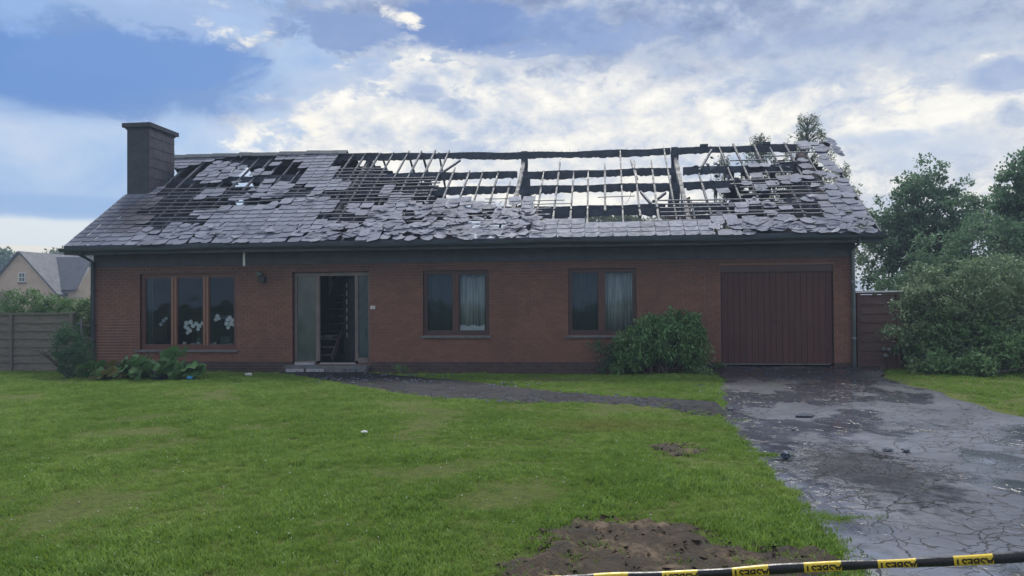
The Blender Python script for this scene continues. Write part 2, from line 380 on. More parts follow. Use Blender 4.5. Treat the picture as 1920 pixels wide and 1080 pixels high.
L_BIG = leafmat('broad_leaf', (0.08, 0.17, 0.06), (0.13, 0.24, 0.09), (0.2, 0.32, 0.14), 0.2, 0.4, 4)
L_YELLOW = leafmat('yellowing_leaf', (0.14, 0.14, 0.05), (0.2, 0.18, 0.07), (0.25, 0.2, 0.09), 0.2, 0.4, 4)
M_BARK = simple('bark', (0.045, 0.038, 0.03), (0.10, 0.085, 0.07), 8, 0.85, 0.8, 30, (3, 3, 0.6))
M_FENCE = simple('weathered_fence_wood', (0.10, 0.095, 0.08), (0.20, 0.18, 0.15), 4, 0.75, 0.5, 40, (0.8, 6, 6))
M_POST = simple('fence_post_wood', (0.11, 0.10, 0.09), (0.19, 0.17, 0.15), 4, 0.75, 0.5, 40, (6, 6, 0.8))
M_FENCEB = simple('brown_fence_wood', (0.08, 0.045, 0.04), (0.14, 0.08, 0.07), 4, 0.7, 0.5, 40, (0.8, 6, 6))
M_CREAM = simple('cream_brick', (0.50, 0.36, 0.27), (0.62, 0.47, 0.37), 1.5, 0.85, 0.3, 8)
M_FARROOF = simple('far_dark_tiles', (0.045, 0.05, 0.065), (0.08, 0.085, 0.105), 1.5, 0.6, 0.3, 10)
M_FARRED = simple('far_red_brick', (0.17, 0.09, 0.07), (0.24, 0.13, 0.1), 1.5, 0.85, 0.3, 8)
M_WPAINT = simple('white_paint', (0.65, 0.66, 0.68), (0.78, 0.78, 0.8), 3, 0.5, 0.05)
M_YELLOW = simple('yellow_plastic', (0.70, 0.50, 0.035), (0.82, 0.60, 0.05), 20, 0.35, 0.2, 50)
M_BLACKP = simple('black_plastic', (0.012, 0.014, 0.02), (0.025, 0.027, 0.035), 20, 0.3, 0.3, 40)
M_LETTER = simple('black_print', (0.012, 0.012, 0.012), (0.02, 0.02, 0.02), 20, 0.4, 0.0)
M_BLUEBAG = simple('blue_plastic', (0.03, 0.25, 0.6), (0.05, 0.35, 0.75), 10, 0.4, 0.3, 40)
M_DARKBAG = simple('dark_plastic_sack', (0.02, 0.025, 0.035), (0.04, 0.045, 0.06), 10, 0.4, 0.6, 20)
M_RUBBER = simple('black_rubber', (0.015, 0.017, 0.022), (0.03, 0.035, 0.045), 10, 0.6, 0.3, 40)
def f_asphalt(base_wet, wet=1.0):
    def f(t):
        p = t.pos()
        pw = t.n.new('ShaderNodeVectorMath'); pw.operation = 'ADD'
        nz = t.noise(p, 2.0, 3, 0.6, col=True)
        sc = t.n.new('ShaderNodeVectorMath'); sc.operation = 'SCALE'; t.l.new(nz, sc.inputs[0]); sc.inputs['Scale'].default_value = 0.55
        t.l.new(p, pw.inputs[0]); t.l.new(sc.outputs[0], pw.inputs[1])
        def crack(scale, w, off):
            v = t.n.new('ShaderNodeTexVoronoi'); v.feature = 'DISTANCE_TO_EDGE'
            t.l.new(t.scale(pw.outputs[0], (1, 1, 0.01), off), v.inputs['Vector']); v.inputs['Scale'].default_value = scale
            nn = t.noise(p, 14, 3)
            return t.mr(v.outputs['Distance'], 0.0, t.mr(nn, 0.3, 0.7, w*0.35, w*1.5), 1.0, 0.0)
        x, y, z = t.sep(p)
        cr1 = crack(2.3, 0.026, (0, 0, 0))
        cr2 = crack(5.2, 0.04, (3, 1, 0))
        zone2 = t.mr(t.noise(t.scale(p, (1, 1, 0), (2, 2, 0)), 0.7, 4, 0.6), 0.44, 0.56)
        zone1 = t.mr(t.noise(t.scale(p, (1, 1, 0), (9, 4, 0)), 0.5, 3, 0.5), 0.25, 0.40, 0.7, 1.0)
        cr = t.m('MAXIMUM', t.m('MULTIPLY', cr1, zone1), t.m('MULTIPLY', cr2, zone2))
        big = t.noise(p, 0.8, 6, 0.6, 0.3)
        fine = t.noise(p, 45, 5, 0.7)
        med = t.noise(t.scale(p, (1, 1, 1), (4, 4, 4)), 5.0, 6, 0.7)
        a, b_ = base_wet
        col = t.mix(t.mr(big, 0.35, 0.65), a, b_)
        col = t.mix(t.mr(fine, 0.55, 0.75, 0, 0.5), col, (0.085, 0.09, 0.11, 1) if wet else (0.04, 0.043, 0.052, 1))
        col = t.mix(t.mr(med, 0.5, 0.68, 0, 0.5), col, (0.018, 0.019, 0.026, 1))
        # worn, torn patch of coarse dark stones in the drive
        q = on_z(1640, 890, -0.15)
        ax = t.m('DIVIDE', t.m('SUBTRACT', x, float(q[0])), 1.0); ay = t.m('DIVIDE', t.m('SUBTRACT', y, float(q[1])), 2.1)
        dd = t.m('SQRT', t.m('ADD', t.m('MULTIPLY', ax, ax), t.m('MULTIPLY', ay, ay)))
        torn = t.mr(t.m('ADD', dd, t.m('MULTIPLY', med, 1.8)), 1.8, 1.2)
        col = t.mix(t.m('MULTIPLY', torn, t.mr(fine, 0.35, 0.6, 0.6, 1.0)), col, (0.028, 0.028, 0.036, 1))
        # near-black tone growing towards the house, uneven limit
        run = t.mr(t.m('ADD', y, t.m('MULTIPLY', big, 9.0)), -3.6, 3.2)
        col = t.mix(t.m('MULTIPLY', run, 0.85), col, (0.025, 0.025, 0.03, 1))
        col = t.mix(cr, col, (0.018, 0.017, 0.016, 1))
        pud = t.m('MULTIPLY', t.mr(t.noise(t.scale(p, (1.0, 0.75, 1), (3.3, 2, 0)), 0.75, 5, 0.55), 0.46, 0.56), wet)
        ro = t.m('ADD', t.mr(pud, 0.0, 1.0, 0.42, 0.09), t.m('MULTIPLY', torn, 0.25))
        ro = t.m('ADD', ro, t.m('ADD', t.m('MULTIPLY', cr, 0.3), 0.3*(1-wet)))
        h = t.m('SUBTRACT', t.m('MULTIPLY', fine, t.mr(pud, 0.0, 1.0, 0.16, 0.012)), t.m('MULTIPLY', cr, 0.9))
        h = t.m('ADD', h, t.m('MULTIPLY', t.m('MULTIPLY', torn, t.noise(p, 28, 3, 0.6)), 1.2))
        return bsdf(t, col, ro, t.bump(h, 0.7, 0.02), spec=t.m('MULTIPLY', t.mr(pud, 0, 1, 0.5 if wet == 1 else 0.2, 0.9), t.mr(torn, 0, 1, 1.0, 0.15)))
    return f
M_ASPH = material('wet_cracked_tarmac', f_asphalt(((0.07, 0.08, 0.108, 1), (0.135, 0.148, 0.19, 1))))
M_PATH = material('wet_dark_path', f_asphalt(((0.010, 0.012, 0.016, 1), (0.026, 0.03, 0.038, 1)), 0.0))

M_SOOTY = simple('sooted_brick', (0.03, 0.022, 0.026), (0.085, 0.05, 0.045), 3, 0.85, 0.5, 30)

# ------------------------------------------------------------------ mesh helpers
class MB:
    def __init__(s): s.v = []; s.f = []; s.mi = []; s.t = []
    def poly(s, pts, faces, mi=0, tint=None):
        b = len(s.v); s.v += [tuple(map(float, p)) for p in pts]
        for f in faces: s.f.append([b+i for i in f]); s.mi.append(mi)
        if tint is not None: s.t += [tint]*len(pts)
    def box(s, x0, x1, y0, y1, z0, z1, mi=0, M=None, tint=None):
        pts = [(x, y, z) for z in (z0, z1) for y in (y0, y1) for x in (x0, x1)]
        if M is not None: pts = [M @ Vector(p) for p in pts]
        s.poly(pts, [(0, 2, 3, 1), (4, 5, 7, 6), (0, 1, 5, 4), (2, 6, 7, 3), (0, 4, 6, 2), (1, 3, 7, 5)], mi, tint)
    def prism(s, outline, y0, y1, mi=0, M=None):   # outline in x,z extruded along y
        n = len(outline)
        pts = [(x, y0, z) for x, z in outline]+[(x, y1, z) for x, z in outline]
        if M is not None: pts = [M @ Vector(p) for p in pts]
        s.poly(pts, [tuple(range(n)), tuple(range(2*n-1, n-1, -1))]+[(i, i+n, (i+1) % n+n, (i+1) % n) for i in range(n)], mi)
    def tube(s, pts, rads, n=6, mi=0, cap=True):
        rings = []
        for i, p in enumerate(pts):
            p = Vector(p)
            a = Vector(pts[max(i-1, 0)]); b = Vector(pts[min(i+1, len(pts)-1)])
            d = (b-a)
            d = d.normalized() if d.length > 1e-9 else Vector((0, 0, 1))
            u = d.orthogonal().normalized() if abs(d.z) > .95 else d.cross(Vector((0, 0, 1))).normalized()
            w = d.cross(u)
            rings.append([p+(u*cos(2*pi*k/n)+w*sin(2*pi*k/n))*rads[i] for k in range(n)])
        base = [q for r in rings for q in r]
        fs = []
        for i in range(len(pts)-1):
            for k in range(n):
                fs.append((i*n+k, i*n+(k+1) % n, (i+1)*n+(k+1) % n, (i+1)*n+k))
        if cap: fs.append(tuple(range(n-1, -1, -1))); fs.append(tuple((len(pts)-1)*n+k for k in range(n)))
        s.poly(base, fs, mi)
    def lathe(s, c, prof, n=16, mi=0):
        pts = []; fs = []
        for r, z in prof:
            for k in range(n): pts.append((c[0]+r*cos(2*pi*k/n), c[1]+r*sin(2*pi*k/n), c[2]+z))
        for i in range(len(prof)-1):
            for k in range(n): fs.append((i*n+k, i*n+(k+1) % n, (i+1)*n+(k+1) % n, (i+1)*n+k))
        fs.append(tuple(range(n-1, -1, -1))); fs.append(tuple((len(prof)-1)*n+k for k in range(n)))
        s.poly(pts, fs, mi)
    def mesh(s, name, mats, smooth=False):
        me = bpy.data.meshes.new(name); me.from_pydata(s.v, [], s.f)
        if not isinstance(mats, (list, tuple)): mats = [mats]
        for m in mats: me.materials.append(m)
        if len(mats) > 1: me.polygons.foreach_set('material_index', s.mi)
        if s.t and len(s.t) == len(s.v):
            a = me.attributes.new('tint', 'FLOAT', 'POINT'); a.data.foreach_set('value', s.t)
        if smooth: me.polygons.foreach_set('use_smooth', [True]*len(me.polygons))
        me.update()
        return me
    def build(s, name, mats, parent=None, smooth=False):
        return link(name, s.mesh(name, mats, smooth), parent)
def link(name, me, parent=None):
    o = bpy.data.objects.new(name, me); COL.objects.link(o)
    if parent is not None:
        o.parent = parent
        o.matrix_parent_inverse = WI(parent)
    return o
def WM(o):
    m = Matrix.LocRotScale(o.location, o.rotation_euler, o.scale)
    return (WM(o.parent) @ o.matrix_parent_inverse @ m) if o.parent else m
def WI(o): return WM(o).inverted()
def thing(name, label, cat, loc=(0, 0, 0), group=None):
    o = bpy.data.objects.new(name, None); COL.objects.link(o); o.location = loc; o.empty_display_size = 0.2
    o['label'] = label; o['category'] = cat
    if group: o['group'] = group
    return o
def tag(o, label=None, cat=None, group=None, kind=None):
    if label: o['label'] = label
    if cat: o['category'] = cat
    if group: o['group'] = group
    if kind: o['kind'] = kind
    return o
def inpoly(x, y, P):
    r = False; j = len(P)-1
    for i in range(len(P)):
        xi, yi = P[i]; xj, yj = P[j]
        if (yi > y) != (yj > y) and x < (xj-xi)*(y-yi)/(yj-yi)+xi: r = not r
        j = i
    return r
def fast_mesh(name, V, Fq, mat, tint=None, smooth=False):
    """V (n,3), Fq (m,k) all faces with k corners"""
    me = bpy.data.meshes.new(name)
    V = np.asarray(V, np.float32); Fq = np.asarray(Fq, np.int32)
    me.vertices.add(len(V)); me.vertices.foreach_set('co', V.ravel())
    k = Fq.shape[1]
    me.loops.add(Fq.size); me.loops.foreach_set('vertex_index', Fq.ravel())
    me.polygons.add(len(Fq)); me.polygons.foreach_set('loop_start', np.arange(len(Fq), dtype=np.int32)*k)
    try: me.polygons.foreach_set('loop_total', np.full(len(Fq), k, np.int32))
    except Exception: pass
    me.materials.append(mat)
    if tint is not None:
        a = me.attributes.new('tint', 'FLOAT', 'POINT'); a.data.foreach_set('value', np.asarray(tint, np.float32))
    me.update(calc_edges=True)
    me.validate()
    return me

# ================================================================== SETTING
GZ = -0.15
def ground_z(x, y):
    z = GZ
    if y > -4: z -= 0.07*min(1, (y+4)/4)*max(0, min(1, (12-x)/2))
    return z
# the sheet: fine mesh near, coarse to the horizon
xs = np.concatenate([[-900, -300, -120, -60, -40], np.arange(-25, 30.01, 0.5), [40, 60, 120, 300, 900]])
ys = np.concatenate([[-300, -100, -40], np.arange(-24, 12.01, 0.5), [20, 40, 80, 160, 400, 1000]])
V = []
for y in ys:
    for x in xs:
        bumpz = 0.012*sin(x*1.7+y*0.6)+0.01*sin(x*0.6-y*1.3) if -25 < x < 30 and -24 < y < -1 and (x < 11.2) else 0
        V.append((x, y, ground_z(x, y)+bumpz))
nx = len(xs)
Fq = [(j*nx+i, j*nx+i+1, (j+1)*nx+i+1, (j+1)*nx+i) for j in range(len(ys)-1) for i in range(nx-1)]
g = link('ground', fast_mesh('ground', V, Fq, M_LAWN)); tag(g, kind='structure')

# driveway: strip from garage to beyond the camera, ragged edges, worn surface
DX0, DX1 = 11.68, 15.9
def drive_left(y): return float(np.interp(y, [-30, -7.7, -4.6, -0.6, 0.1], [11.68, 11.68, 12.12, 12.72, 12.8]))
ny, nxx = 260, 46
yy = np.linspace(-27, 0.02, ny)
V = []
le = [drive_left(y)+0.05*sin(y*2.1)+0.04*sin(y*5.3+1)+rnd.uniform(-.03, .03) for y in yy]
ri = [DX1+0.05*sin(y*1.7+2)+0.04*sin(y*4.1)+rnd.uniform(-.03, .03)+(0.5*max(0, (y+1.5)/1.5)) for y in yy]
for j, y in enumerate(yy):
    for i in range(nxx):
        k = i/(nxx-1); x = le[j]+(ri[j]-le[j])*k
        ramp = 0.09*max(0, min(1, (y+3)/3))
        z = GZ+0.025+ramp*1.0+0.012*sin(x*1.9+y*0.8)*sin(y*0.9)+0.008*sin(x*4+y*3)-(0.03 if i in (0, nxx-1) else 0)
        V.append((x, y, z))
Fq = [(j*nxx+i, j*nxx+i+1, (j+1)*nxx+i+1, (j+1)*nxx+i) for j in range(ny-1) for i in range(nxx-1)]
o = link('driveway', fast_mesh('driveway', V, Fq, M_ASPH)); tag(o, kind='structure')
for p_ in o.data.polygons: p_.use_smooth = True
# footpath from the door step, bending to the drive
front = [(2.2, -0.75), (2.6, -1.25), (3.3, -1.8), (4.4, -2.9), (5.4, -4.1), (6.2, -5.0), (7.4, -5.6), (8.9, -5.95), (10.2, -6.15), (10.9, -6.5), (11.3, -7.1), (11.85, -7.5)]
back = [(2.1, 0.0), (4.4, -0.1), (4.9, -0.7), (5.6, -1.1), (6.4, -1.7), (7.4, -2.4), (8.5, -3.6), (9.3, -4.5), (9.9, -4.9), (10.6, -5.1), (11.2, -5.3), (11.9, -5.6)]
V = []; K = 8; SUB = 8
def lerp_pts(L, n):
    out = []
    for i in range(len(L)-1):
        for k in range(n):
            t_ = k/n; out.append((L[i][0]*(1-t_)+L[i+1][0]*t_, L[i][1]*(1-t_)+L[i+1][1]*t_))
    return out+[L[-1]]
Fp, Bp = lerp_pts(front, SUB), lerp_pts(back, SUB)
PATHPOLY = Fp+Bp[::-1]
for (a, b) in zip(Fp, Bp):
    ja, jb = rnd.uniform(-.14, .14), rnd.uniform(-.14, .14)
    for k in range(K+1):
        t_ = k/K; x = a[0]*(1-t_)+b[0]*t_; y = a[1]*(1-t_)+b[1]*t_+(ja*(1-t_)+jb*t_)
        z = ground_z(x, y)+0.034-(0.05 if k in (0, K) else 0)+0.006*sin(x*5+y*3)
        V.append((x, y, z))
Fq = [(j*(K+1)+i, (j+1)*(K+1)+i, (j+1)*(K+1)+i+1, j*(K+1)+i+1) for j in range(len(Fp)-1) for i in range(K)]
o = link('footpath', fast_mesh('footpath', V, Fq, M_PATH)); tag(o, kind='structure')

# bare soil patches (lumpy)
def soil_patch(name, pix, z=GZ, lump=0.03, step=0.05):
    P = [tuple(on_z(px, py, z)[:2]) for px, py in pix]
    x0, x1 = min(p[0] for p in P), max(p[0] for p in P); y0, y1 = min(p[1] for p in P), max(p[1] for p in P)
    gx = np.arange(x0-.2, x1+.2, step); gy = np.arange(y0-.2, y1+.2, step)
    inside = {}
    for i, x in enumerate(gx):
        for j, y in enumerate(gy):
            jx = x+0.12*sin(y*9)+0.07*sin(y*23+x*5); jy = y+0.12*sin(x*8+1)+0.06*sin(x*21)
            inside[i, j] = inpoly(jx, jy, P)
    V = []; Fq = []
    idx = {}
    for (i, j), v in inside.items():
        if v:
            nb = sum(inside.get((i+a, j+b), False) for a in (-1, 0, 1) for b in (-1, 0, 1))
            e = (nb-9)*0.006
            z_ = z+0.02+e+lump*(0.5*sin(gx[i]*11+gy[j]*7)*sin(gy[j]*13)+rnd.uniform(-.5, .9))*(0.4 if nb < 9 else 1)
            idx[i, j] = len(V); V.append((gx[i], gy[j], z_))
    for (i, j) in idx:
        if (i+1, j) in idx and (i, j+1) in idx and (i+1, j+1) in idx:
            Fq.append((idx[i, j], idx[i+1, j], idx[i+1, j+1], idx[i, j+1]))
    o = link(name, fast_mesh(name, V, Fq, M_SOIL)); tag(o, kind='structure')
    return P
SOIL = [soil_patch('bare_soil', [(930, 1085), (975, 1040), (1010, 1000), (1090, 975), (1160, 968), (1215, 978), (1260, 990), (1330, 1000), (1370, 1018), (1480, 1030), (1560, 1050), (1600, 1085), (1500, 1200), (1000, 1200), (860, 1130)]),
        soil_patch('bare_soil', [(1220, 843), (1235, 836), (1280, 833), (1310, 840), (1318, 849), (1295, 858), (1250, 862), (1225, 856)], lump=0.025)]

# ------------------------------------------------------------------ grass (uncountable: one object, instanced tufts)
def in_lawn(x, y):
    if inpoly(x, y, PATHPOLY): return False
    if drive_left(y)-0.05 < x < DX1+0.12+(0.5*max(0, (y+1.5)/1.5)): return False
    for k, P in enumerate(SOIL):
        if inpoly(x+0.06*sin(y*9)+rnd.gauss(0, .13), y+0.06*sin(x*8)+rnd.gauss(0, .10), P) and rnd.random() > (0.14 if k == 0 else 0.15): return False
    if -3.3 < x < 16 and y > -0.5+(0.25*sin(x*2)): return False
    return True
pts = []; scl = []
def scatter(n, x0, x1, y0, y1, s0, s1):
    for _ in range(n):
        x, y = rnd.uniform(x0, x1), rnd.uniform(y0, y1)
        if not in_lawn(x, y): continue
        d = (x-CX)*sin(YAW)+(y-CY)*cos(YAW)
        l = (x-CX)*cos(YAW)-(y-CY)*sin(YAW)
        if abs(l) > d*0.72+2.2: continue
        s = rnd.uniform(s0, s1)*(0.95+1.1*mnoise.noise(Vector((x*1.1, y*1.1, 3)))+.5*mnoise.noise(Vector((x*4, y*4, 9))))
        s = max(s, .5)
        if x > 11.0 and y < -7 and x < DX0: s *= 1.15
        if -8 < y < -3 and 7 < x < 12: s *= 0.8
        if y > -3 and 5 < x < 13: s *= 0.8
        pts.append((x, y, ground_z(x, y)-0.005)); scl.append(s)
scatter(30000, -1, 12, -15.4, -10.5, 0.7, 1.25)
scatter(38000, -9, 12.3, -10.5, -5, 0.8, 1.3)
scatter(42000, -14, 12.9, -5, 0.6, 0.8, 1.35)
scatter(9000, 15.9, 28, -9, 2, 0.8, 1.4)
scatter(9000, -20, -3.3, -0.3, 12, 1.2, 2.0)
for _ in range(500):  # fringe growing over the drive edge
    y = rnd.uniform(-14.5, -1); pts.append((drive_left(y)+abs(rnd.gauss(0, .07))-0.03, y, GZ)); scl.append(rnd.uniform(.6, 1.2))
for _ in range(330):
    L_ = Fp if rnd.random() < .5 else Bp; q = rnd.choice(L_); k_ = rnd.choice((.06, .12, .3))
    pts.append((q[0]+rnd.gauss(0, k_), q[1]+rnd.gauss(0, k_), ground_z(*q)+.02)); scl.append(rnd.uniform(.4, 1.0))
for (px, py, n) in ((1430, 852, 30), (1460, 888, 14), (1520, 977, 16), (1560, 972, 22), (1585, 970, 14), (1500, 978, 10), (1600, 1015, 6)):   # tufts in cracks
    q = on_z(px, py, GZ+.02)
    for _ in range(n): pts.append((q[0]+rnd.gauss(0, .12), q[1]+rnd.gauss(0, .025), GZ+0.015)); scl.append(rnd.uniform(.4, .8))
tufts = bpy.data.collections.new('tuft_sources')
for k in range(8):
    mb = MB(); n = 30
    for b in range(n):
        a = rnd.uniform(0, 2*pi); r = rnd.uniform(0, 0.085); bx, by = r*cos(a), r*sin(a)
        h = rnd.uniform(0.016, 0.042)*(1+0.7*(rnd.random() < .1)); w = rnd.uniform(0.0025, 0.0048)
        la = rnd.uniform(0, 2*pi); lean = rnd.uniform(0.1, 1.0)*h; wa = la+pi/2
        ux, uy = cos(wa)*w, sin(wa)*w
        mb.poly([(bx-ux, by-uy, 0), (bx+ux, by+uy, 0), (bx+ux*.8+cos(la)*lean*.35, by+uy*.8+sin(la)*lean*.35, h*.6),
                 (bx-ux*.8+cos(la)*lean*.35, by-uy*.8+sin(la)*lean*.35, h*.6), (bx+cos(la)*lean, by+sin(la)*lean, h)],
                [(0, 1, 2, 3), (3, 2, 4)])
    ob = bpy.data.objects.new('tuft', mb.mesh('tuft', M_GRASS)); tufts.objects.link(ob)
def instancer(name, pts, scl, coll):
    me = bpy.data.meshes.new(name); me.vertices.add(len(pts)); me.vertices.foreach_set('co', np.asarray(pts, np.float32).ravel())
    a = me.attributes.new('scl', 'FLOAT', 'POINT'); a.data.foreach_set('value', np.asarray(scl, np.float32)); me.update()
    o = link(name, me)
    ng = bpy.data.node_groups.new(name+'_nodes', 'GeometryNodeTree')
    ng.interface.new_socket('Geometry', in_out='INPUT', socket_type='NodeSocketGeometry')
    ng.interface.new_socket('Geometry', in_out='OUTPUT', socket_type='NodeSocketGeometry')
    N = ng.nodes; L = ng.links
    gi = N.new('NodeGroupInput'); go = N.new('NodeGroupOutput')
    ip = N.new('GeometryNodeInstanceOnPoints'); ci = N.new('GeometryNodeCollectionInfo')
    ci.inputs[0].default_value = coll; ci.inputs['Separate Children'].default_value = True
    ip.inputs['Pick Instance'].default_value = True
    rv = N.new('FunctionNodeRandomValue'); rv.data_type = 'FLOAT_VECTOR'
    rv.inputs[0].default_value = (-0.15, -0.15, 0); rv.inputs[1].default_value = (0.15, 0.15, 6.283)
    at = N.new('GeometryNodeInputNamedAttribute'); at.data_type = 'FLOAT'; at.inputs[0].default_value = 'scl'
    L.new(gi.outputs[0], ip.inputs['Points']); L.new(ci.outputs[0], ip.inputs['Instance'])
    L.new(rv.outputs[0], ip.inputs['Rotation']); L.new(at.outputs[0], ip.inputs['Scale'])
    L.new(ip.outputs[0], go.inputs[0])
    md = o.modifiers.new('scatter', 'NODES'); md.node_group = ng
    return o
o = instancer('lawn_grass', pts, scl, tufts); tag(o, kind='stuff')
# clover flowers dotted over the lawn
mb = MB()
for _ in range(420):
    x, y = rnd.uniform(-3, 11.5), rnd.uniform(-14.4, -7.5)
    if not in_lawn(x, y): continue
    z = ground_z(x, y)+rnd.uniform(.035, .065); r = rnd.uniform(.003, .006)
    mb.poly([(x-r, y, z), (x, y-r, z), (x+r, y, z), (x, y+r, z), (x, y, z+r), (x, y, z-r)], [(0, 1, 4), (1, 2, 4), (2, 3, 4), (3, 0, 4), (1, 0, 5), (2, 1, 5), (3, 2, 5), (0, 3, 5)])
o = mb.build('clover_flowers', M_PETAL); tag(o, kind='stuff')

# ================================================================== THE HOUSE
XL, XR = -3.10, 15.86
DEPTH = 8.5            # back wall
RY = 4.26              # ridge
OV = -0.55             # front eave
EZ = 2.974
ZTOP = 2.86            # top of walls
house = thing('burnt_bungalow', 'long red brick bungalow with a burnt-out grey slate roof', 'house', (6.4, 0, GZ))
openings = [(-1.83, 0.80, 0.352, 2.30), (2.286, 4.277, -0.02, 2.30), (5.65, 7.30, 0.70, 2.30), (9.226, 10.863, 0.70, 2.30), (12.82, 15.375, -0.06, 2.33)]
# solid wall behind the brick face (front), cut round the openings
mb = MB()
def wall_with_holes(mb, x0, x1, z0, z1, holes, y0, y1):
    xsx = sorted({x0, x1, *[h[0] for h in holes], *[h[1] for h in holes]})
    for a, b in zip(xsx, xsx[1:]):
        hs = [h for h in holes if h[0] <= a+1e-6 and h[1] >= b-1e-6]
        if not hs: mb.box(a, b, y0, y1, z0, z1)
        else:
            h = hs[0]
            if h[2] > z0: mb.box(a, b, y0, y1, z0, h[2])
            if h[3] < z1: mb.box(a, b, y0, y1, h[3], z1)
wall_with_holes(mb, XL+.012, XR-.012, -0.4, ZTOP, openings, 0.012, 0.28)
wall = mb.build('wall', M_MORTAR, house)
mb = MB()
mb.box(XL, XL+.28, 0.28, DEPTH-.28, -0.4, ZTOP); mb.box(XR-.28, XR, 0.28, DEPTH-.28, -0.4, ZTOP); mb.box(XL, XR, DEPTH-.28, DEPTH, -0.4, ZTOP)
mb.build('rear_wall', M_BRICK, house)
mb = MB()
# gables
def zr(x): return float(np.interp(x, [-3.5, 3, 9, 16], [6.12, 6.1, 5.97, 5.99]))
for x0, x1 in ((XL+.02, XL+.26), (XR-.26, XR-.02)):
    zt = zr(x0)-0.28
    pts_ = [(0.05, ZTOP), (RY, zt), (DEPTH-.05, ZTOP)]
    n = 3
    P = [(x0, y, z) for y, z in pts_]+[(x1, y, z) for y, z in pts_]
    mb.poly(P, [(0, 2, 1), (3, 4, 5), (0, 1, 4, 3), (1, 2, 5, 4), (2, 0, 3, 5)])
    mb.build('gable', M_SOOTY, house); mb = MB()
# bricks of the street front
bricks = []
ROWS = int((2.86+0.25)/0.075)
for r in range(ROWS):
    z0 = -0.25+r*0.075+0.006; z1 = z0+0.063
    off = (r % 2)*0.1
    k = -1
    while True:
        k += 1
        x0 = -4.0+off+k*0.2+0.006; x1 = x0+0.188
        if x1 < XL: continue
        if x0 > XR: break
        segs = [(max(x0, XL), min(x1, XR))]
        for (a, b, c0, c1) in openings:
            if z1 > c0+0.004 and z0 < c1-0.004:
                ns = []
                for (s, e) in segs:
                    if e <= a or s >= b: ns.append((s, e)); continue
                    if s < a: ns.append((s, a))
                    if e > b: ns.append((b, e))
                segs = ns
        for (s, e) in segs:
            if e-s > 0.02: bricks.append((s, e, z0, z1, r))
lintels = []
def bdist(b): return (0.5*(b[0]+b[1])-CX)**2+(0.5*(b[2]+b[3])-1.5)**2*0.5
def full(b): return b[1]-b[0] > 0.187
leftset = [b for b in bricks if b[1] < -1.95 and 0.0 < b[2] < 1.5 and full(b)][:130]
ls = set(leftset)
rest = sorted([b for b in bricks if full(b) and b not in ls and b[2] > 0.0 and not (10.3 < b[0] < 12.6 and b[2] < 1.4)], key=bdist)[:298-len(leftset)]
single = ls | set(rest)
bm_ = MB(); bm_.box(0, 0.188, 0, 0.09, 0, 0.063); bmesh_brick = bm_.mesh('brick', M_BRICK)
for b in bricks:
    if b in single:
        o = link('brick', bmesh_brick, house); o.location = (b[0], rnd.uniform(-.003, .0015), b[2])
mbr, mbp = MB(), MB()
for b in bricks:
    if b in single: continue
    y = rnd.uniform(-.003, .0015)
    (mbp if b[2] < 0.0 else mbr).box(b[0], b[1], y-(0.004 if b[2] < 0 else 0), 0.09, b[2], b[3])
tag(mbr.build('brickwork', M_BRICK, house), kind='stuff')
tag(mbp.build('plinth_brickwork', M_PLINTH, house), kind='stuff')
# eaves: board band on the wall, soffit, gutter
mb = MB(); mb.box(XL-.42, XR+.42, -0.52, -0.022, 2.80, 2.835); mb.build('soffit', M_NAVY, house)
mb = MB()
for k in range(8):
    a = XL+(XR-XL)/8*k; mb.box(a+.002, a+(XR-XL)/8-.002, -0.02, -0.006, 2.50, 2.66); mb.box(a+.002, a+(XR-XL)/8-.002, -0.024, -0.006, 2.664, 2.80)
mb.build('eaves_board', M_NAVY, house)
mb = MB(); mb.box(XL-.44, XR+.44, -0.56, -0.50, 2.951, 3.028); mb.build('tilting_fillet', M_NAVY, house)
mb = MB(); mb.box(XL-.44, XR+.44, -0.545, -0.52, 2.79, 2.95); mb.build('fascia', M_NAVY, house)
mb = MB()
NG = 12
for j in range(60):      # half-round gutter in 60 slices so it can sag
    xa = XL-.5+(XR-XL+1.0)*j/60; xb = XL-.5+(XR-XL+1.0)*(j+1)/60
    sg = lambda x: 0.012*sin(x*0.9)+0.008*sin(x*2.3)
    for k in range(7):
        a0 = pi+pi*k/7; a1 = pi+pi*(k+1)/7
        P = []
        for x in (xa, xb):
            for R_ in (0.068, 0.062):
                for a in (a0, a1): P.append((x, -0.615+R_*cos(a), 2.945+R_*sin(a)*1.25+sg(x)))
        mb.poly(P, [(0, 1, 5, 4), (2, 6, 7, 3), (0, 2, 3, 1), (4, 5, 7, 6)])
mb.build('gutter', M_GUTTER, house)
# downpipes
def pipe(x, y, z0, z1, r, m):
    mb = MB(); mb.tube([(x+.0, -0.6, 2.88), (x, -0.58, 2.80), (x, y, 2.62), (x, y, z0)], [r]*4, 10); o = mb.build('downpipe', m, house, True)
    for z in (0.6, 1.9):
        mb = MB(); mb.tube([(x, y, z), (x, y, z+.04)], [r+.012]*2, 10); mb.build('pipe_clip', m, o)
pipe(XL+0.02, -0.085, -0.2, 2.7, 0.052, M_PIPEDARK)
pipe(15.79, -0.075, -0.1, 2.7, 0.045, M_PIPE)
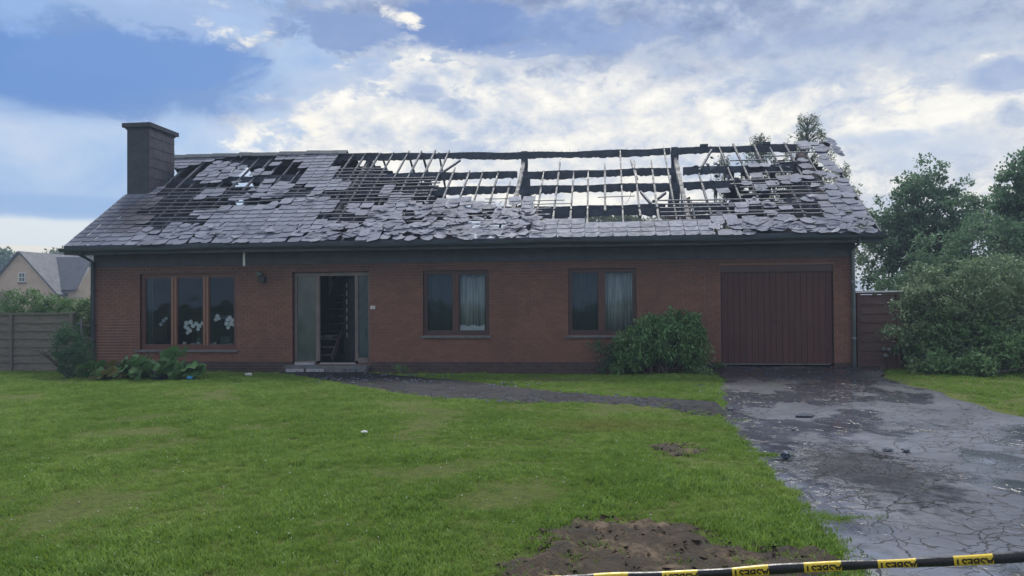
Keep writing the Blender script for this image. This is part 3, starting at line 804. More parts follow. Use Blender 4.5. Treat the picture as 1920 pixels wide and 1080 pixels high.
# hanging white conduit, lamp, number plate
mb = MB(); mb.tube([(1.17, -0.33, 2.80), (1.17, -0.33, 2.46)], [.03, .03], 10); mb.build('loose_white_pipe', M_WPAINT, house)
mb = MB(); mb.box(1.44, 1.60, -0.14, -0.003, 2.06, 2.18)
lamp = mb.build('wall_lamp', M_BLACKP, house)
mb = MB(); mb.lathe((1.47, -0.11, 2.18), [(0.03, 0), (0.07, 0.03), (0.09, 0.08), (0.075, 0.13), (0.03, 0.16)], 14); mb.build('lamp_shade', M_FROST, lamp, True)
mb = MB(); mb.box(4.315, 4.435, -0.018, -0.004, 1.36, 1.44); plate = mb.build('number_plate', M_WPAINT, house)
def text_mesh(name, body, size, mat, parent, Mx, cut=None, extrude=0.0005, offset=0.0):
    cu = bpy.data.curves.new(name, 'FONT'); cu.body = body; cu.size = size; cu.extrude = extrude; cu.offset = offset
    cu.align_x = 'CENTER'; cu.resolution_u = 3
    tmp = bpy.data.objects.new('t', cu); COL.objects.link(tmp)
    dg = bpy.context.evaluated_depsgraph_get()
    me = bpy.data.meshes.new_from_object(tmp.evaluated_get(dg)); bpy.data.objects.remove(tmp)
    me.name = name
    if cut is not None:
        bm = bmesh.new(); bm.from_mesh(me)
        bmesh.ops.bisect_plane(bm, geom=bm.verts[:]+bm.edges[:]+bm.faces[:], plane_co=(0, cut, 0), plane_no=(0, 1, 0), clear_outer=True)
        bm.to_mesh(me); bm.free()
    me.transform(Mx); me.materials.clear(); me.materials.append(mat)
    return link(name, me, parent)
text_mesh('digits', '18', 0.06, M_LETTER, plate, Matrix.Translation((4.375, -0.0195, 1.379)) @ Matrix.Rotation(pi/2, 4, 'X'))

# ---- windows
def bar(mb, x0, x1, z0, z1, y0, y1): mb.box(x0, x1, y0, y1, z0, z1)
def window(x0, x1, z0, z1, splits, fm, mm, pane_y=0.10, wbar=0.07, label=None):
    """splits: x of mullion centres"""
    mb = MB(); y0, y1 = 0.07, 0.15
    bar(mb, x0, x1, z1-wbar, z1, y0, y1); bar(mb, x0, x1, z0, z0+wbar*1.3, y0, y1)
    bar(mb, x0, x0+wbar, z0+wbar*1.3, z1-wbar, y0, y1); bar(mb, x1-wbar, x1, z0+wbar*1.3, z1-wbar, y0, y1)
    w = mb.build('window', fm, house)
    for s in splits:
        m2 = MB(); bar(m2, s-wbar*.85, s+wbar*.85, z0+wbar*1.3, z1-wbar, y0-.01, y1+.01); m2.build('mullion', mm, w)
        m2 = MB(); bar(m2, s-.012, s+.012, z0+wbar*1.3, z1-wbar, y0-.022, y0-.0105); m2.build('sash_bead', fm, w)
    e = [x0+wbar]+[q for s in splits for q in (s-wbar*.85, s+wbar*.85)]+[x1-wbar]
    for a, b in zip(e[::2], e[1::2]):
        m3 = MB(); m3.box(a, b, pane_y, pane_y+.006, z0+wbar*1.3, z1-wbar); m3.build('pane', M_GLASS, w)
        m4 = MB(); f_ = .028
        zz0, zz1 = z0+wbar*1.3, z1-wbar
        m4.box(a, a+f_, 0.082, pane_y-.001, zz0, zz1); m4.box(b-f_, b, 0.082, pane_y-.001, zz0, zz1)
        m4.box(a+f_, b-f_, 0.082, pane_y-.001, zz0, zz0+f_); m4.box(a+f_, b-f_, 0.082, pane_y-.001, zz1-f_, zz1)
        m4.build('sash', fm, w)
    return w
def sill(x0, x1, z, w):
    mb = MB(); mb.prism([(x0, z-.06), (x1, z-.06), (x1, z-.012), (x0, z-.012)], -0.06, 0.07); mb.build('sill', M_STONE, w)
w1 = window(-1.83, 0.80, 0.352, 2.30, (-0.93, -0.06), M_FRAME, M_MULLION, wbar=0.08); sill(-1.95, 0.86, 0.352, w1)
w2 = window(5.65, 7.30, 0.70, 2.30, (6.46,), M_FRAMEDK, M_FRAME); sill(5.58, 7.36, 0.70, w2)
w3 = window(9.226, 10.863, 0.70, 2.30, (10.03,), M_FRAMEDK, M_FRAME); sill(9.16, 10.93, 0.70, w3)

# ---- rooms: floor, ceiling, partitions
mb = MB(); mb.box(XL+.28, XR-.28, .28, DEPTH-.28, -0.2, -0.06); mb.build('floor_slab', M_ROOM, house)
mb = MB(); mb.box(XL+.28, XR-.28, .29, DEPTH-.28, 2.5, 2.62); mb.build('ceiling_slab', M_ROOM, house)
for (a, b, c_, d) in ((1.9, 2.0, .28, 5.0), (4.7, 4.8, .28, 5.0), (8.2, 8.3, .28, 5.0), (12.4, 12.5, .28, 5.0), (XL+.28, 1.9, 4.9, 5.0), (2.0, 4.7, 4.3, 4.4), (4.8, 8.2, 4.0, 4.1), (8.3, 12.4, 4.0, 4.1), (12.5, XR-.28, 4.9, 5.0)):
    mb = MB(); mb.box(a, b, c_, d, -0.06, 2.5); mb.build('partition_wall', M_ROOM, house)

# ---- doorway
mb = MB(); y0, y1 = 0.10, 0.18
for (a, b) in ((2.30, 2.37), (2.86, 2.96), (3.88, 3.96), (4.22, 4.265)): mb.box(a, b, y0, y1, 0.06, 2.20)
mb.box(2.30, 4.265, y0, y1, 2.20, 2.29); mb.box(2.30, 2.86, y0+.0, y1, 0.0, 0.06); mb.box(3.96, 4.265, y0, y1, 0.0, 0.14)
df = mb.build('door_frame', M_ALU, house)
mb = MB(); mb.box(2.37, 2.86, .13, .14, .06, 2.2); mb.build('side_pane', M_FROST, df)
mb = MB(); mb.box(3.96, 4.22, .13, .14, .14, 2.2); mb.build('side_pane', M_FROSTDK, df)
mb = MB(); mb.box(2.96, 3.88, .10, .2, -0.015, 0.012); mb.build('threshold', M_PALESTONE, df)
# open door leaf with a row of small square lights
leaf = link('front_door', None, house)
leaf.location = (3.87, 0.17, 0); leaf.rotation_euler = (0, 0, radians(180-52))
leaf = house and leaf
mb = MB()
LW = 0.86
zs = [0.62+0.215*k for k in range(7)]
mb.box(0, 0.56, -.022, .022, 0.02, 2.17); mb.box(0.66, LW, -.022, .022, 0.02, 2.17)
prev = 0.02
for z in zs: mb.box(0.56, 0.66, -.022, .022, prev, z); prev = z+0.13
mb.box(0.56, 0.66, -.022, .022, prev, 2.17)
dme = mb.mesh('door_leaf', M_UNDER); bpy.data.objects.remove(leaf)
leaf = link('front_door', dme, house)
leaf.location = (3.87, 0.17, 0); leaf.rotation_euler = (0, 0, radians(180-52))
for z in zs:
    mb = MB(); mb.box(0.563, 0.657, -.006, .006, z+.002, z+.128); o = bpy.data.objects.new('door_light', mb.mesh('door_light', M_WHITE)); COL.objects.link(o); o.parent = leaf  # light showing through from behind is put into the panes' white colour
mb = MB(); mb.tube([(0.78, -.05, 1.0), (0.78, -.05, 1.12)], [.012, .012], 8); o = bpy.data.objects.new('handle', mb.mesh('handle', M_PIPE)); COL.objects.link(o); o.parent = leaf
# staircase in the hall
st = MB(); st.box(2.28, 2.32, 1.0, 3.6, -0.06, 0.2); stair = st.build('staircase', M_FRAMEDK, house)
for k in range(9):
    mb = MB(); yk = 1.05+k*0.24; mb.box(2.33, 2.93, yk, yk+.28, 0.12+k*0.2, 0.155+k*0.2)
    mb.build('tread', M_RAWWOOD if k < 3 else M_CHAR, stair)
mb = MB(); Mx = Matrix.Translation((2.95, 1.0, 0.0)) @ Matrix.Rotation(radians(39.8), 4, 'X'); mb.box(0, .03, 0, 1.1, -.02, .16, M=Mx); mb.build('stringer', M_RAWWOOD, stair)
PY_ = 3.4
mb = MB(); mb.prism([tuple(on_y(a_, b_, PY_)[[0, 2]]) for a_, b_ in ((588, 516), (588, 648), (596, 640), (604, 610), (612, 575), (620, 545), (624, 532), (622, 516))], PY_, PY_+.04); mb.build('plaster_panel', M_WHITE, house)
mb = MB()
for k in range(14):
    Mx = Matrix.Translation((2.62+rnd.gauss(0, .1), 1.5+rnd.gauss(0, .06), 0.58+rnd.uniform(0, .06))) @ Euler((rnd.uniform(-.5, .5), rnd.uniform(-.5, .5), rnd.uniform(0, 3))).to_matrix().to_4x4()
    s_ = rnd.uniform(.03, .09); mb.box(-s_, s_, -s_*.7, s_*.7, -.008, .008, M=Mx)
tag(mb.build('plaster_rubble', M_PLASTER), 'pale plaster rubble heaped on a stair tread inside the doorway', 'rubble', kind='stuff')
# door step: slab, risers of pale blocks
step = thing('door_step', 'two-tier stone door step below the open front doorway', 'step', (3.25, -0.25, GZ))
mb = MB(); mb.box(2.20, 4.30, -0.30, 0.0, -0.10, -0.03); mb.build('top_slab', M_STONE, step)
mb = MB(); mb.box(2.34, 2.84, -0.02, 0.098, -0.029, 0.03); mb.build('threshold_block', M_PALESTONE, step)
mb = MB(); mb.box(2.16, 4.34, -0.28, 0.0, -0.30, -0.101); mb.build('riser_core', M_PLINTH, step)
for (a, b, m) in ((2.24, 2.70, M_PALESTONE), (2.76, 3.22, M_PALESTONE), (3.24, 3.76, M_STONE), (3.78, 4.28, M_STONE)):
    mb = MB(); mb.box(a, b, -0.31, -0.281, -0.20, -0.105); mb.build('riser_block', m, step)

# ---- garage door
gd = MB(); gd.box(12.83, 15.365, .10, .13, 0.0, 2.32); gdoor = gd.build('garage_door', M_FRAMEDK, house)
NP = 18; pw_ = (15.35-12.85)/NP
mb = MB(); mb.box(0.004, pw_-.004, 0, .022, 0, 2.12); pm = mb.mesh('plank', M_PLANK)
for k in range(NP):
    o = link('plank', pm, gdoor); o.location = (12.85+k*pw_, 0.075+rnd.uniform(-.002, .002), 0.02)
mb = MB(); mb.box(12.825, 15.37, .03, .097, 2.17, 2.325); mb.build('header_board', M_FRAMEDK, gdoor)
mb = MB(); mb.box(12.86, 15.3, .06, .07, -0.008, 0.016); mb.build('rubber_seal', M_STONE, gdoor)
mb = MB(); mb.tube([(14.02, .07, 1.0), (14.02, .02, 1.0), (14.16, .02, 1.0), (14.16, .07, 1.0)], [.01]*4, 6); mb.build('handle', M_BLACKP, gdoor)
mb = MB(); mb.box(12.4, 15.9, .01, .2, -0.25, -0.06); mb.build('garage_threshold', M_STONE, house)

# ---- roof
SL = hypot(RY-OV, 6.06-EZ)
def roofp(x, v, n=0.0):
    """point on front slope: v 0 eave .. 1 ridge, n metres above it"""
    y = OV+v*(RY-OV); z = EZ+v*(zr(x)-EZ)
    a = atan2(zr(x)-EZ, RY-OV)
    return np.array([x, y-sin(a)*n, z+cos(a)*n])
def roofb(x, v, n=0.0):
    p = roofp(x, v, n); return np.array([p[0], 2*RY-p[1], p[2]])
roof = thing('roof', 'x', 'x', (6.4, RY, 5.9)); del roof['label']; del roof['category']
roof.parent = house; roof.matrix_parent_inverse = WI(house)
SLOPE_A = atan2(6.03-EZ, RY-OV)
# missing / surviving zones, outlined on the photograph and tested by where each slate lies
M1 = [(316, 322), (345, 316), (372, 312), (385, 306), (428, 298), (444, 290), (518, 288), (516, 299), (540, 303), (558, 311), (576, 322), (566, 335), (556, 348), (585, 353), (580, 372), (548, 372), (520, 380), (505, 384), (490, 390), (470, 392), (440, 385), (420, 390), (398, 408), (372, 425), (345, 420), (330, 420), (300, 434), (258, 434), (250, 426), (290, 414), (258, 404), (262, 397), (290, 392), (300, 380), (300, 340)]
CZONE = [(643, 280), (622, 300), (636, 330), (622, 343), (655, 344), (655, 352), (640, 358), (612, 362), (604, 370), (610, 378), (628, 384), (622, 396), (604, 400), (598, 412), (605, 424), (650, 423), (690, 418), (740, 421), (795, 420), (850, 412), (870, 416), (900, 424), (960, 414), (1010, 412), (1050, 416), (1100, 419), (1195, 422), (1240, 421), (1300, 416), (1400, 411), (1480, 416), (1560, 412), (1572, 395), (1562, 372), (1552, 345), (1545, 320), (1520, 292), (1500, 268), (1500, 240), (643, 240)]
ISL = [([(362, 330), (392, 318), (400, 308), (440, 304), (447, 322), (425, 340), (375, 349), (363, 338)], 1),
       ([(436, 318), (465, 316), (468, 332), (440, 333)], .8), ([(475, 318), (502, 320), (503, 336), (478, 332)], .8), ([(510, 307), (532, 306), (530, 318), (512, 318)], .9),
       ([(462, 372), (500, 345), (520, 342), (545, 350), (527, 373), (470, 378), (434, 374)], 1), ([(372, 360), (420, 360), (418, 376), (372, 376)], .9),
       ([(345, 405), (395, 400), (390, 418), (350, 424)], .5),
       ([(713, 357), (735, 352), (745, 366), (772, 380), (765, 400), (748, 405), (735, 395), (722, 385), (716, 370)], .95), ([(735, 372), (766, 370), (768, 392), (742, 392)], 1),
       ([(700, 392), (745, 388), (745, 420), (700, 420)], .9), ([(655, 388), (698, 386), (690, 405), (655, 410)], .55), ([(768, 382), (840, 382), (845, 400), (848, 420), (800, 420), (765, 398)], .8),
       ([(808, 380), (880, 378), (885, 400), (862, 418), (815, 416)], .85), ([(860, 392), (900, 385), (940, 392), (900, 404)], .5), ([(930, 398), (1003, 392), (1003, 420), (928, 418)], .9),
       ([(966, 372), (998, 362), (1004, 395), (965, 395)], .8), ([(1535, 255), (1570, 255), (1620, 420), (1572, 410), (1555, 345), (1538, 300)], .9),
       ([(1496, 292), (1530, 285), (1560, 345), (1500, 345)], .25), ([(1395, 312), (1452, 312), (1452, 345), (1395, 340)], .3), ([(1465, 335), (1500, 335), (1500, 352), (1465, 352)], .6),
       ([(1450, 385), (1600, 365), (1600, 420), (1450, 418)], .26), ([(1350, 345), (1450, 345), (1450, 372), (1350, 372)], .1), ([(1345, 386), (1450, 380), (1450, 414), (1330, 414)], .22)]
MESS = [([(600, 425), (690, 405), (1010, 405), (1010, 440), (860, 460), (600, 462)], 1.0), ([(1360, 395), (1640, 395), (1660, 450), (1330, 450)], 1.0), ([(250, 425), (400, 425), (470, 470), (260, 470)], .5),
        ([(1480, 250), (1620, 250), (1640, 380), (1480, 380)], 1.0), ([(430, 340), (540, 340), (540, 395), (430, 395)], .7), ([(520, 425), (600, 425), (600, 460), (510, 460)], .6)]
CHIM = (-3.50, -2.83, 2.0, 3.3)
NR = 25; EXPO = SL/NR; SW = 0.33
slates = []
for r in range(NR):
    v = (r+0.0)/NR
    k = 0
    while True:
        x = -3.38+k*SW+(r % 2)*SW/2-(SW/2 if r % 2 else 0); k += 1
        if x > 16.32: break
        P = roofp(x, v+0.5/NR); px, py = proj(P)
        if CHIM[0]-.1 < x < CHIM[1]+.1 and CHIM[2]-.1 < P[1] < CHIM[3]+.2: continue
        if x < CHIM[0] and P[1] > CHIM[2] and P[1] < CHIM[3]: continue
        keep = 1.0
        isl = False
        if inpoly(px, py, M1) or inpoly(px, py, CZONE):
            keep = 0.0
            for Q, pr_ in ISL:
                if inpoly(px, py, Q): keep = max(keep, pr_); isl = True
        if rnd.random() > keep: continue
        mess = 0.0
        for Q, a in MESS:
            if inpoly(px, py, Q): mess = max(mess, a)
        if isl: mess = max(mess, 0.35)
        slates.append((x, v, r, px, py, mess))
def slate_mesh(name, kind, mat, sd):
    rr = random.Random(sd); w = SW/2-.004; L = EXPO*1.45; ch = 0.055
    if kind == 0: o_ = [(-w+ch*.5, 0), (w-ch*1.2, 0), (w, ch), (w, L), (-w, L), (-w, ch)]
    elif kind == 1: o_ = [(-w+.015, 0.0), (w-ch*1.8, 0.0), (w, ch*1.3), (w, L), (-w, L), (-w, .02)]
    elif kind == 2: o_ = [(-w*.2, 0.02), (w*.6, 0.0), (w, ch*2), (w*.9, L*.8), (-w*.3, L), (-w, L*.6), (-w*.8, L*.3)]
    else: o_ = [(-w, L*.25), (-w*.3, 0), (w*.5, L*.12), (w*1.0, L*.5), (w*.4, L*.7), (w*.1, L), (-w*.7, L*.85)]
    o_ = [(a+rr.uniform(-.005, .005), b+rr.uniform(-.005, .005)) for a, b in o_]
    n = len(o_); th = .005
    P = [(a, b, th) for a, b in o_]+[(a, b, 0) for a, b in o_]
    mb = MB(); mb.poly(P, [tuple(range(n)), tuple(range(2*n-1, n-1, -1))]+[(i, i+n, (i+1) % n+n, (i+1) % n) for i in range(n)], tint=0.0)
    return mb
SM = [slate_mesh('slate', k, M_SLATE, 3+j) for j, k in enumerate((0, 0, 1, 1, 2, 3))]
SME = [m_.mesh('slate', M_SLATE) for m_ in SM]
def slate_matrix(x, v, r, mess):
    base = roofp(x, v, 0.045+0.0)
    tilt = -radians(2.9)
    rz = rnd.gauss(0, .012); rx = tilt+rnd.gauss(0, .006); ry_ = rnd.gauss(0, .006)
    kind = 0 if rnd.random() < .6 else rnd.choice((1, 2, 3))
    kind = [0, 1, 2, 3][kind]
    lift = 0.0
    if mess:
        rz += rnd.gauss(0, .11*mess); rx += rnd.gauss(0, .03*mess); ry_ += rnd.gauss(0, .035*mess); lift = abs(rnd.gauss(0, .014*mess))
        if rnd.random() < .4*mess: kind = rnd.choice((4, 5))
        if rnd.random() < .12*mess: rz += rnd.uniform(-.8, .8)
    a = SLOPE_A
    base = roofp(x+rnd.gauss(0, .05*mess), max(v+rnd.gauss(0, .012*mess), -0.012), 0.05+lift)
    Mx = Matrix.Translation(Vector(base)) @ Matrix.Rotation(a, 4, 'X') @ Euler((rx, ry_, rz)).to_matrix().to_4x4()
    return Mx, kind
order = sorted(range(len(slates)), key=lambda i: -(1.0/((slates[i][0]-CX)**2+(roofp(slates[i][0], slates[i][1])[1]-CY)**2)))
rest_mb = MB()
for rank, i in enumerate(order):
    x, v, r, px, py, mess = slates[i]
    Mx, kind = slate_matrix(x, v, r, mess)
    if rank < 298:
        o = link('slate', SME[kind]); o.parent = roof; o.matrix_parent_inverse = WI(roof)
        o.matrix_basis = Mx
    else:
        s_ = SM[kind]; rest_mb.poly([Mx @ Vector(p) for p in s_.v], s_.f, tint=rnd.random())
tag(rest_mb.build('slate_covering', M_SLATE, roof), kind='stuff')

# loose slates slid into the gutter line and hanging at the right verge
loose = []
for (px, py) in ((275, 463), (300, 466), (425, 462), (455, 460), (590, 455), (700, 448), (870, 452), (1060, 436), (1545, 430), (1500, 428), (1560, 432), (1600, 430)):
    d = ray(px, py)
    x = on_y(px, py, OV)[0]
    Mx = Matrix.Translation(Vector(roofp(x, 0.0, 0.085))) @ Matrix.Rotation(SLOPE_A, 4, 'X') @ Euler((-.12, rnd.gauss(0, .1), rnd.uniform(-.5, .5))).to_matrix().to_4x4() @ Matrix.Translation((0, -.09, 0))
    s_ = SM[rnd.choice((0, 2, 4, 5))]; mb = MB(); mb.poly([Mx @ Vector(p) for p in s_.v], s_.f, tint=rnd.random()); mb.build('slipped_slate', M_SLATE, roof)
for v, rz, ry_ in ((0.97, .5, .25), (0.93, .35, .15), (0.87, .45, .2), (.82, .3, .1), (.79, .4, .3)):
    Mx = Matrix.Translation(Vector(roofp(16.45, v, 0.09))) @ Matrix.Rotation(SLOPE_A, 4, 'X') @ Euler((-.1, ry_, -rz)).to_matrix().to_4x4()
    s_ = SM[4]; mb = MB(); mb.poly([Mx @ Vector(p) for p in s_.v], s_.f, tint=rnd.random()); mb.build('slipped_slate', M_SLATE, roof)
# the big slab of slates askew near x=1390
P_ = on_y(1385, 420, roofp(13.9, .12)[1])
Mx = Matrix.Translation(Vector(roofp(13.72, .07, .1))) @ Matrix.Rotation(SLOPE_A, 4, 'X') @ Euler((-.05, .05, .75)).to_matrix().to_4x4()
mb = MB(); mb.box(-.16, .22, 0, .42, 0, .01, M=Mx, tint=.4); mb.build('slipped_slate', M_SLATE, roof)

# broken slate fragments lying loose on the slope: sharp, overlapping, uneven
mb = MB()
def fragments(n, px0, px1, py0, py1, s0, s1):
    for _ in range(n):
        px, py = rnd.uniform(px0, px1), rnd.uniform(py0, py1)
        lo_, hi_ = -0.02, 1.0
        x = on_y(px, py, 1.0)[0]
        for it in range(3):
            bst = min((abs(proj(roofp(x, v_/60))[1]-py), v_/60) for v_ in range(0, 60))[1]
            x += (px-proj(roofp(x, bst))[0])/72
        m_ = rnd.randint(3, 5); an = sorted(rnd.uniform(0, 2*pi) for _ in range(m_)); R_ = rnd.uniform(s0, s1)
        Mx = Matrix.Translation(Vector(roofp(x, bst, rnd.uniform(.07, .1)))) @ Matrix.Rotation(SLOPE_A, 4, 'X') @ Euler((rnd.gauss(-.03, .05), rnd.gauss(0, .05), 0)).to_matrix().to_4x4()
        top = [Mx @ Vector((R_*cos(a)*1.2, R_*sin(a)*.9, .006)) for a in an]; bt = [Mx @ Vector((R_*cos(a)*1.2, R_*sin(a)*.9, 0)) for a in an]
        mb.poly(top+bt, [tuple(range(m_)), tuple(range(2*m_-1, m_-1, -1))]+[(i, i+m_, (i+1) % m_+m_, (i+1) % m_) for i in range(m_)], tint=rnd.random())
fragments(95, 610, 1010, 424, 446, .09, .2)
fragments(60, 700, 1000, 385, 424, .08, .18)
fragments(70, 1350, 1630, 415, 436, .09, .2)
fragments(16, 1400, 1600, 350, 415, .08, .18)
fragments(40, 280, 620, 420, 452, .08, .16)
fragments(8, 430, 600, 345, 400, .08, .16)
tag(mb.build('slate_fragments', M_SLATE, roof), kind='stuff')

# ridge tiles on the surviving left end
k = 0; x = -3.42
while x < 2.05:
    L_ = 0.44; mb = MB(); zt = zr(x)+0.06+0.012*k % .02
    zj = rnd.uniform(-.008, .008)
    A = [(x, RY-.16, zt-.075+zj), (x, RY, zt+.055+zj), (x, RY+.16, zt-.075+zj)]
    B = [(x+L_-.01, p[1], p[2]-.012) for p in A]
    A2 = [(p[0], p[1], p[2]-.02) for p in A]; B2 = [(p[0], p[1], p[2]-.02) for p in B]
    mb.poly(A+B+A2+B2, [(0, 3, 4, 1), (1, 4, 5, 2), (6, 7, 10, 9), (7, 8, 11, 10), (0, 1, 7, 6), (1, 2, 8, 7), (3, 9, 10, 4), (4, 10, 11, 5), (0, 6, 9, 3), (2, 5, 11, 8)])
    mb.build('ridge_tile', M_GUTTER, roof); x += L_; k += 1

# beams with burnt, ragged undersides
def beam(name, fn, x0, x1, h, th, char=0.05, m=None, seg=0.07, eat=0.0):
    """fn(x)-> top centre point; h deep, th thick"""
    n = max(3, int((x1-x0)/seg)); P = []; ph = rnd.uniform(0, 6)
    for i in range(n+1):
        x = x0+(x1-x0)*i/n; c = fn(x)
        top = 0.012*sin(x*3+ph)+rnd.uniform(-.006, .006)
        bot = h-0.02*sin(x*1.7+ph)-rnd.uniform(0, char)
        tt = th/2*rnd.uniform(.85, 1.05)
        if i == n and eat: bot = h*.5
        P += [(x, c[1]-tt, c[2]-top), (x, c[1]+tt, c[2]-top), (x, c[1]+tt, c[2]-bot), (x, c[1]-tt, c[2]-bot)]
    F_ = []
    for i in range(n):
        for k in range(4): F_.append((i*4+k, (i+1)*4+k, (i+1)*4+(k+1) % 4, i*4+(k+1) % 4))
    F_ += [(0, 1, 2, 3), (n*4+3, n*4+2, n*4+1, n*4)]
    mb = MB(); mb.poly(P, F_); return mb.build(name, m or M_CHAR, roof)
BAYS = [(-2.83, 2.9), (3.05, 7.68), (7.84, 12.05), (12.28, 15.6)]
for (a, b) in BAYS:
    dr = lambda x: (-0.02 if x > 2.1 else -0.12)
    beam('ridge_beam', lambda x: (x, RY, zr(x)+dr(x)), a, b, 0.21, 0.09, 0.035)
    for v in (.735, .555, .29):
        beam('purlin', lambda x: roofp(x, v, -0.01), a, b, 0.23, 0.09, 0.05)
        if not (a > 3 and v == .29):
            beam('purlin', lambda x: roofb(x, v, -0.06), a, b, 0.21, 0.08, 0.05)
# trusses
for tx in (2.98, 7.76, 12.17):
    mb = MB(); w_ = .09 if tx < 12 else .11
    n = 16; P = []
    for i in range(n+1):
        z = 2.62+(zr(tx)+.0-2.62)*i/n; ww = w_*(1+.35*(1-i/n))*rnd.uniform(.85, 1.1)
        P += [(tx-ww, RY-.07, z), (tx+ww, RY-.07, z), (tx+ww, RY+.07, z), (tx-ww, RY+.07, z)]
    F_ = [(i*4+k, i*4+(k+1) % 4, (i+1)*4+(k+1) % 4, (i+1)*4+k) for i in range(n) for k in range(4)]+[(0, 3, 2, 1), (n*4, n*4+1, n*4+2, n*4+3)]
    mb.poly(P, F_); mb.build('king_post', M_CHAR, roof)
    for sgn in (0, 1):
        mb = MB(); n = 24; P = []
        for i in range(n+1):
            v = .03+.95*i/n; c = (roofp if sgn == 0 else roofb)(tx, v, -.22); ww = .055*rnd.uniform(.75, 1.15); hh = .08*rnd.uniform(.8, 1.1)
            P += [(tx-ww, c[1], c[2]-hh), (tx+ww, c[1], c[2]-hh), (tx+ww, c[1], c[2]+hh), (tx-ww, c[1], c[2]+hh)]
        F_ = [(i*4+k, (i+1)*4+k, (i+1)*4+(k+1) % 4, i*4+(k+1) % 4) for i in range(n) for k in range(4)]+[(0, 1, 2, 3), (n*4+3, n*4+2, n*4+1, n*4)]
        mb.poly(P, F_); mb.build('principal_rafter', M_CHAR if sgn else M_ASHWOOD, roof)
    mb = MB(); mb.box(tx-.04, tx+.04, 1.9, 2*RY-1.9, 3.9, 4.08); mb.build('collar_beam', M_CHAR, roof)
# scorched props and splintered boards at the truss feet
for (x0_, x1_, y_, za, zb, m) in ((7.72, 7.98, 1.6, 2.8, 4.1, M_RAWWOOD), (8.0, 8.1, 2.4, 3.0, 5.05, M_CHAR), (11.72, 11.98, 1.6, 2.8, 3.75, M_RAWWOOD), (12.12, 12.42, 1.5, 2.8, 3.9, M_RAWWOOD), (12.5, 13.1, 3.2, 2.7, 3.95, M_CHAR), (12.16, 12.40, 2.4, 3.6, 4.3, M_RAWWOOD)):
    mb = MB(); n = 7; lo = []; hi = []
    for i in range(n+1):
        x_ = x0_+(x1_-x0_)*i/n; hi.append((x_, zb-rnd.uniform(0, .18)*(1 if i % 2 else .3)))
    mb.prism([(x0_-.03, za), (x1_+.03, za)]+hi[::-1], y_, y_+.05); mb.build('splintered_prop', m, roof)
# rafters
def rafter(x, v0, v1, w=.028, slant=0.0, m=M_ASHWOOD, fn=roofp, dep=.065, sag=0.0):
    n = max(4, int((v1-v0)*16)); P = []
    for i in range(n+1):
        t_ = i/n; v = v0+(v1-v0)*t_; c = fn(x+slant*t_, v, .0)
        k_ = rnd.uniform(.75, 1.1)*(0.55 if (i == n and v1 < .95) else 1)
        ww = w*k_
        sg_ = sag*sin(pi*t_)
        P += [(c[0]-ww, c[1], c[2]-dep-sg_), (c[0]+ww, c[1], c[2]-dep-sg_), (c[0]+ww, c[1], c[2]-sg_), (c[0]-ww, c[1], c[2]-sg_)]
    F_ = [(i*4+k, (i+1)*4+k, (i+1)*4+(k+1) % 4, i*4+(k+1) % 4) for i in range(n) for k in range(4)]+[(0, 1, 2, 3), (n*4+3, n*4+2, n*4+1, n*4)]
    mb = MB(); mb.poly(P, F_); return mb.build('rafter', m, roof)
vt = {-15: 1.0, -14: 1.01, -13: 1.03, -12: 1.03, -11: 1.04, -10: 1.03, -9: .80, -8: .76, -7: .75, -6: .75, -5: .62, -4: .57, -3: .75, -2: .90, -1: .72,
      0: .74, 1: .82, 2: 1.0, 3: .86, 4: .84, 6: .35, 7: .66, 8: .30, 9: .99, 10: 1.03, 11: 1.0, 12: .97, 13: 1.02, 14: 1.0}
vb = {1: .27, 3: .21}
for k in range(-31, 15):
    x = 9.71+0.427*k
    if CHIM[0]-.1 < x < CHIM[1]+.1: rafter(x, .005, .5); continue
    t_ = vt.get(k, 1.0)
    if k in (-4, ): continue
    rafter(x, vb.get(k, .005), t_, slant=(-.12 if k in (9, 10) else rnd.gauss(0, .015)), w=rnd.uniform(.02, .028), m=(M_CHAR if k < -7 else M_ASHWOOD))
# extra leaning bits: crossed broken rafters by the left of the opening and right
for (x, v0, v1, s_, f_) in ((3.35, .80, 1.0, .0, roofb), (4.2, .68, 1.0, 0, roofb), (4.63, .66, 1.0, 0, roofb), (5.05, .68, 1.0, 0.1, roofb), (12.7, .7, .96, .5, roofp), (5.45, .72, .90, .45, roofp), (11.0, .62, .86, -.12, roofp), (11.35, .36, .45, .35, roofp), (11.28, .47, .34, .22, roofp)):
    rafter(x, min(v0, v1), max(v0, v1), slant=s_ if v0 < v1 else -s_, m=M_CHAR, fn=f_)
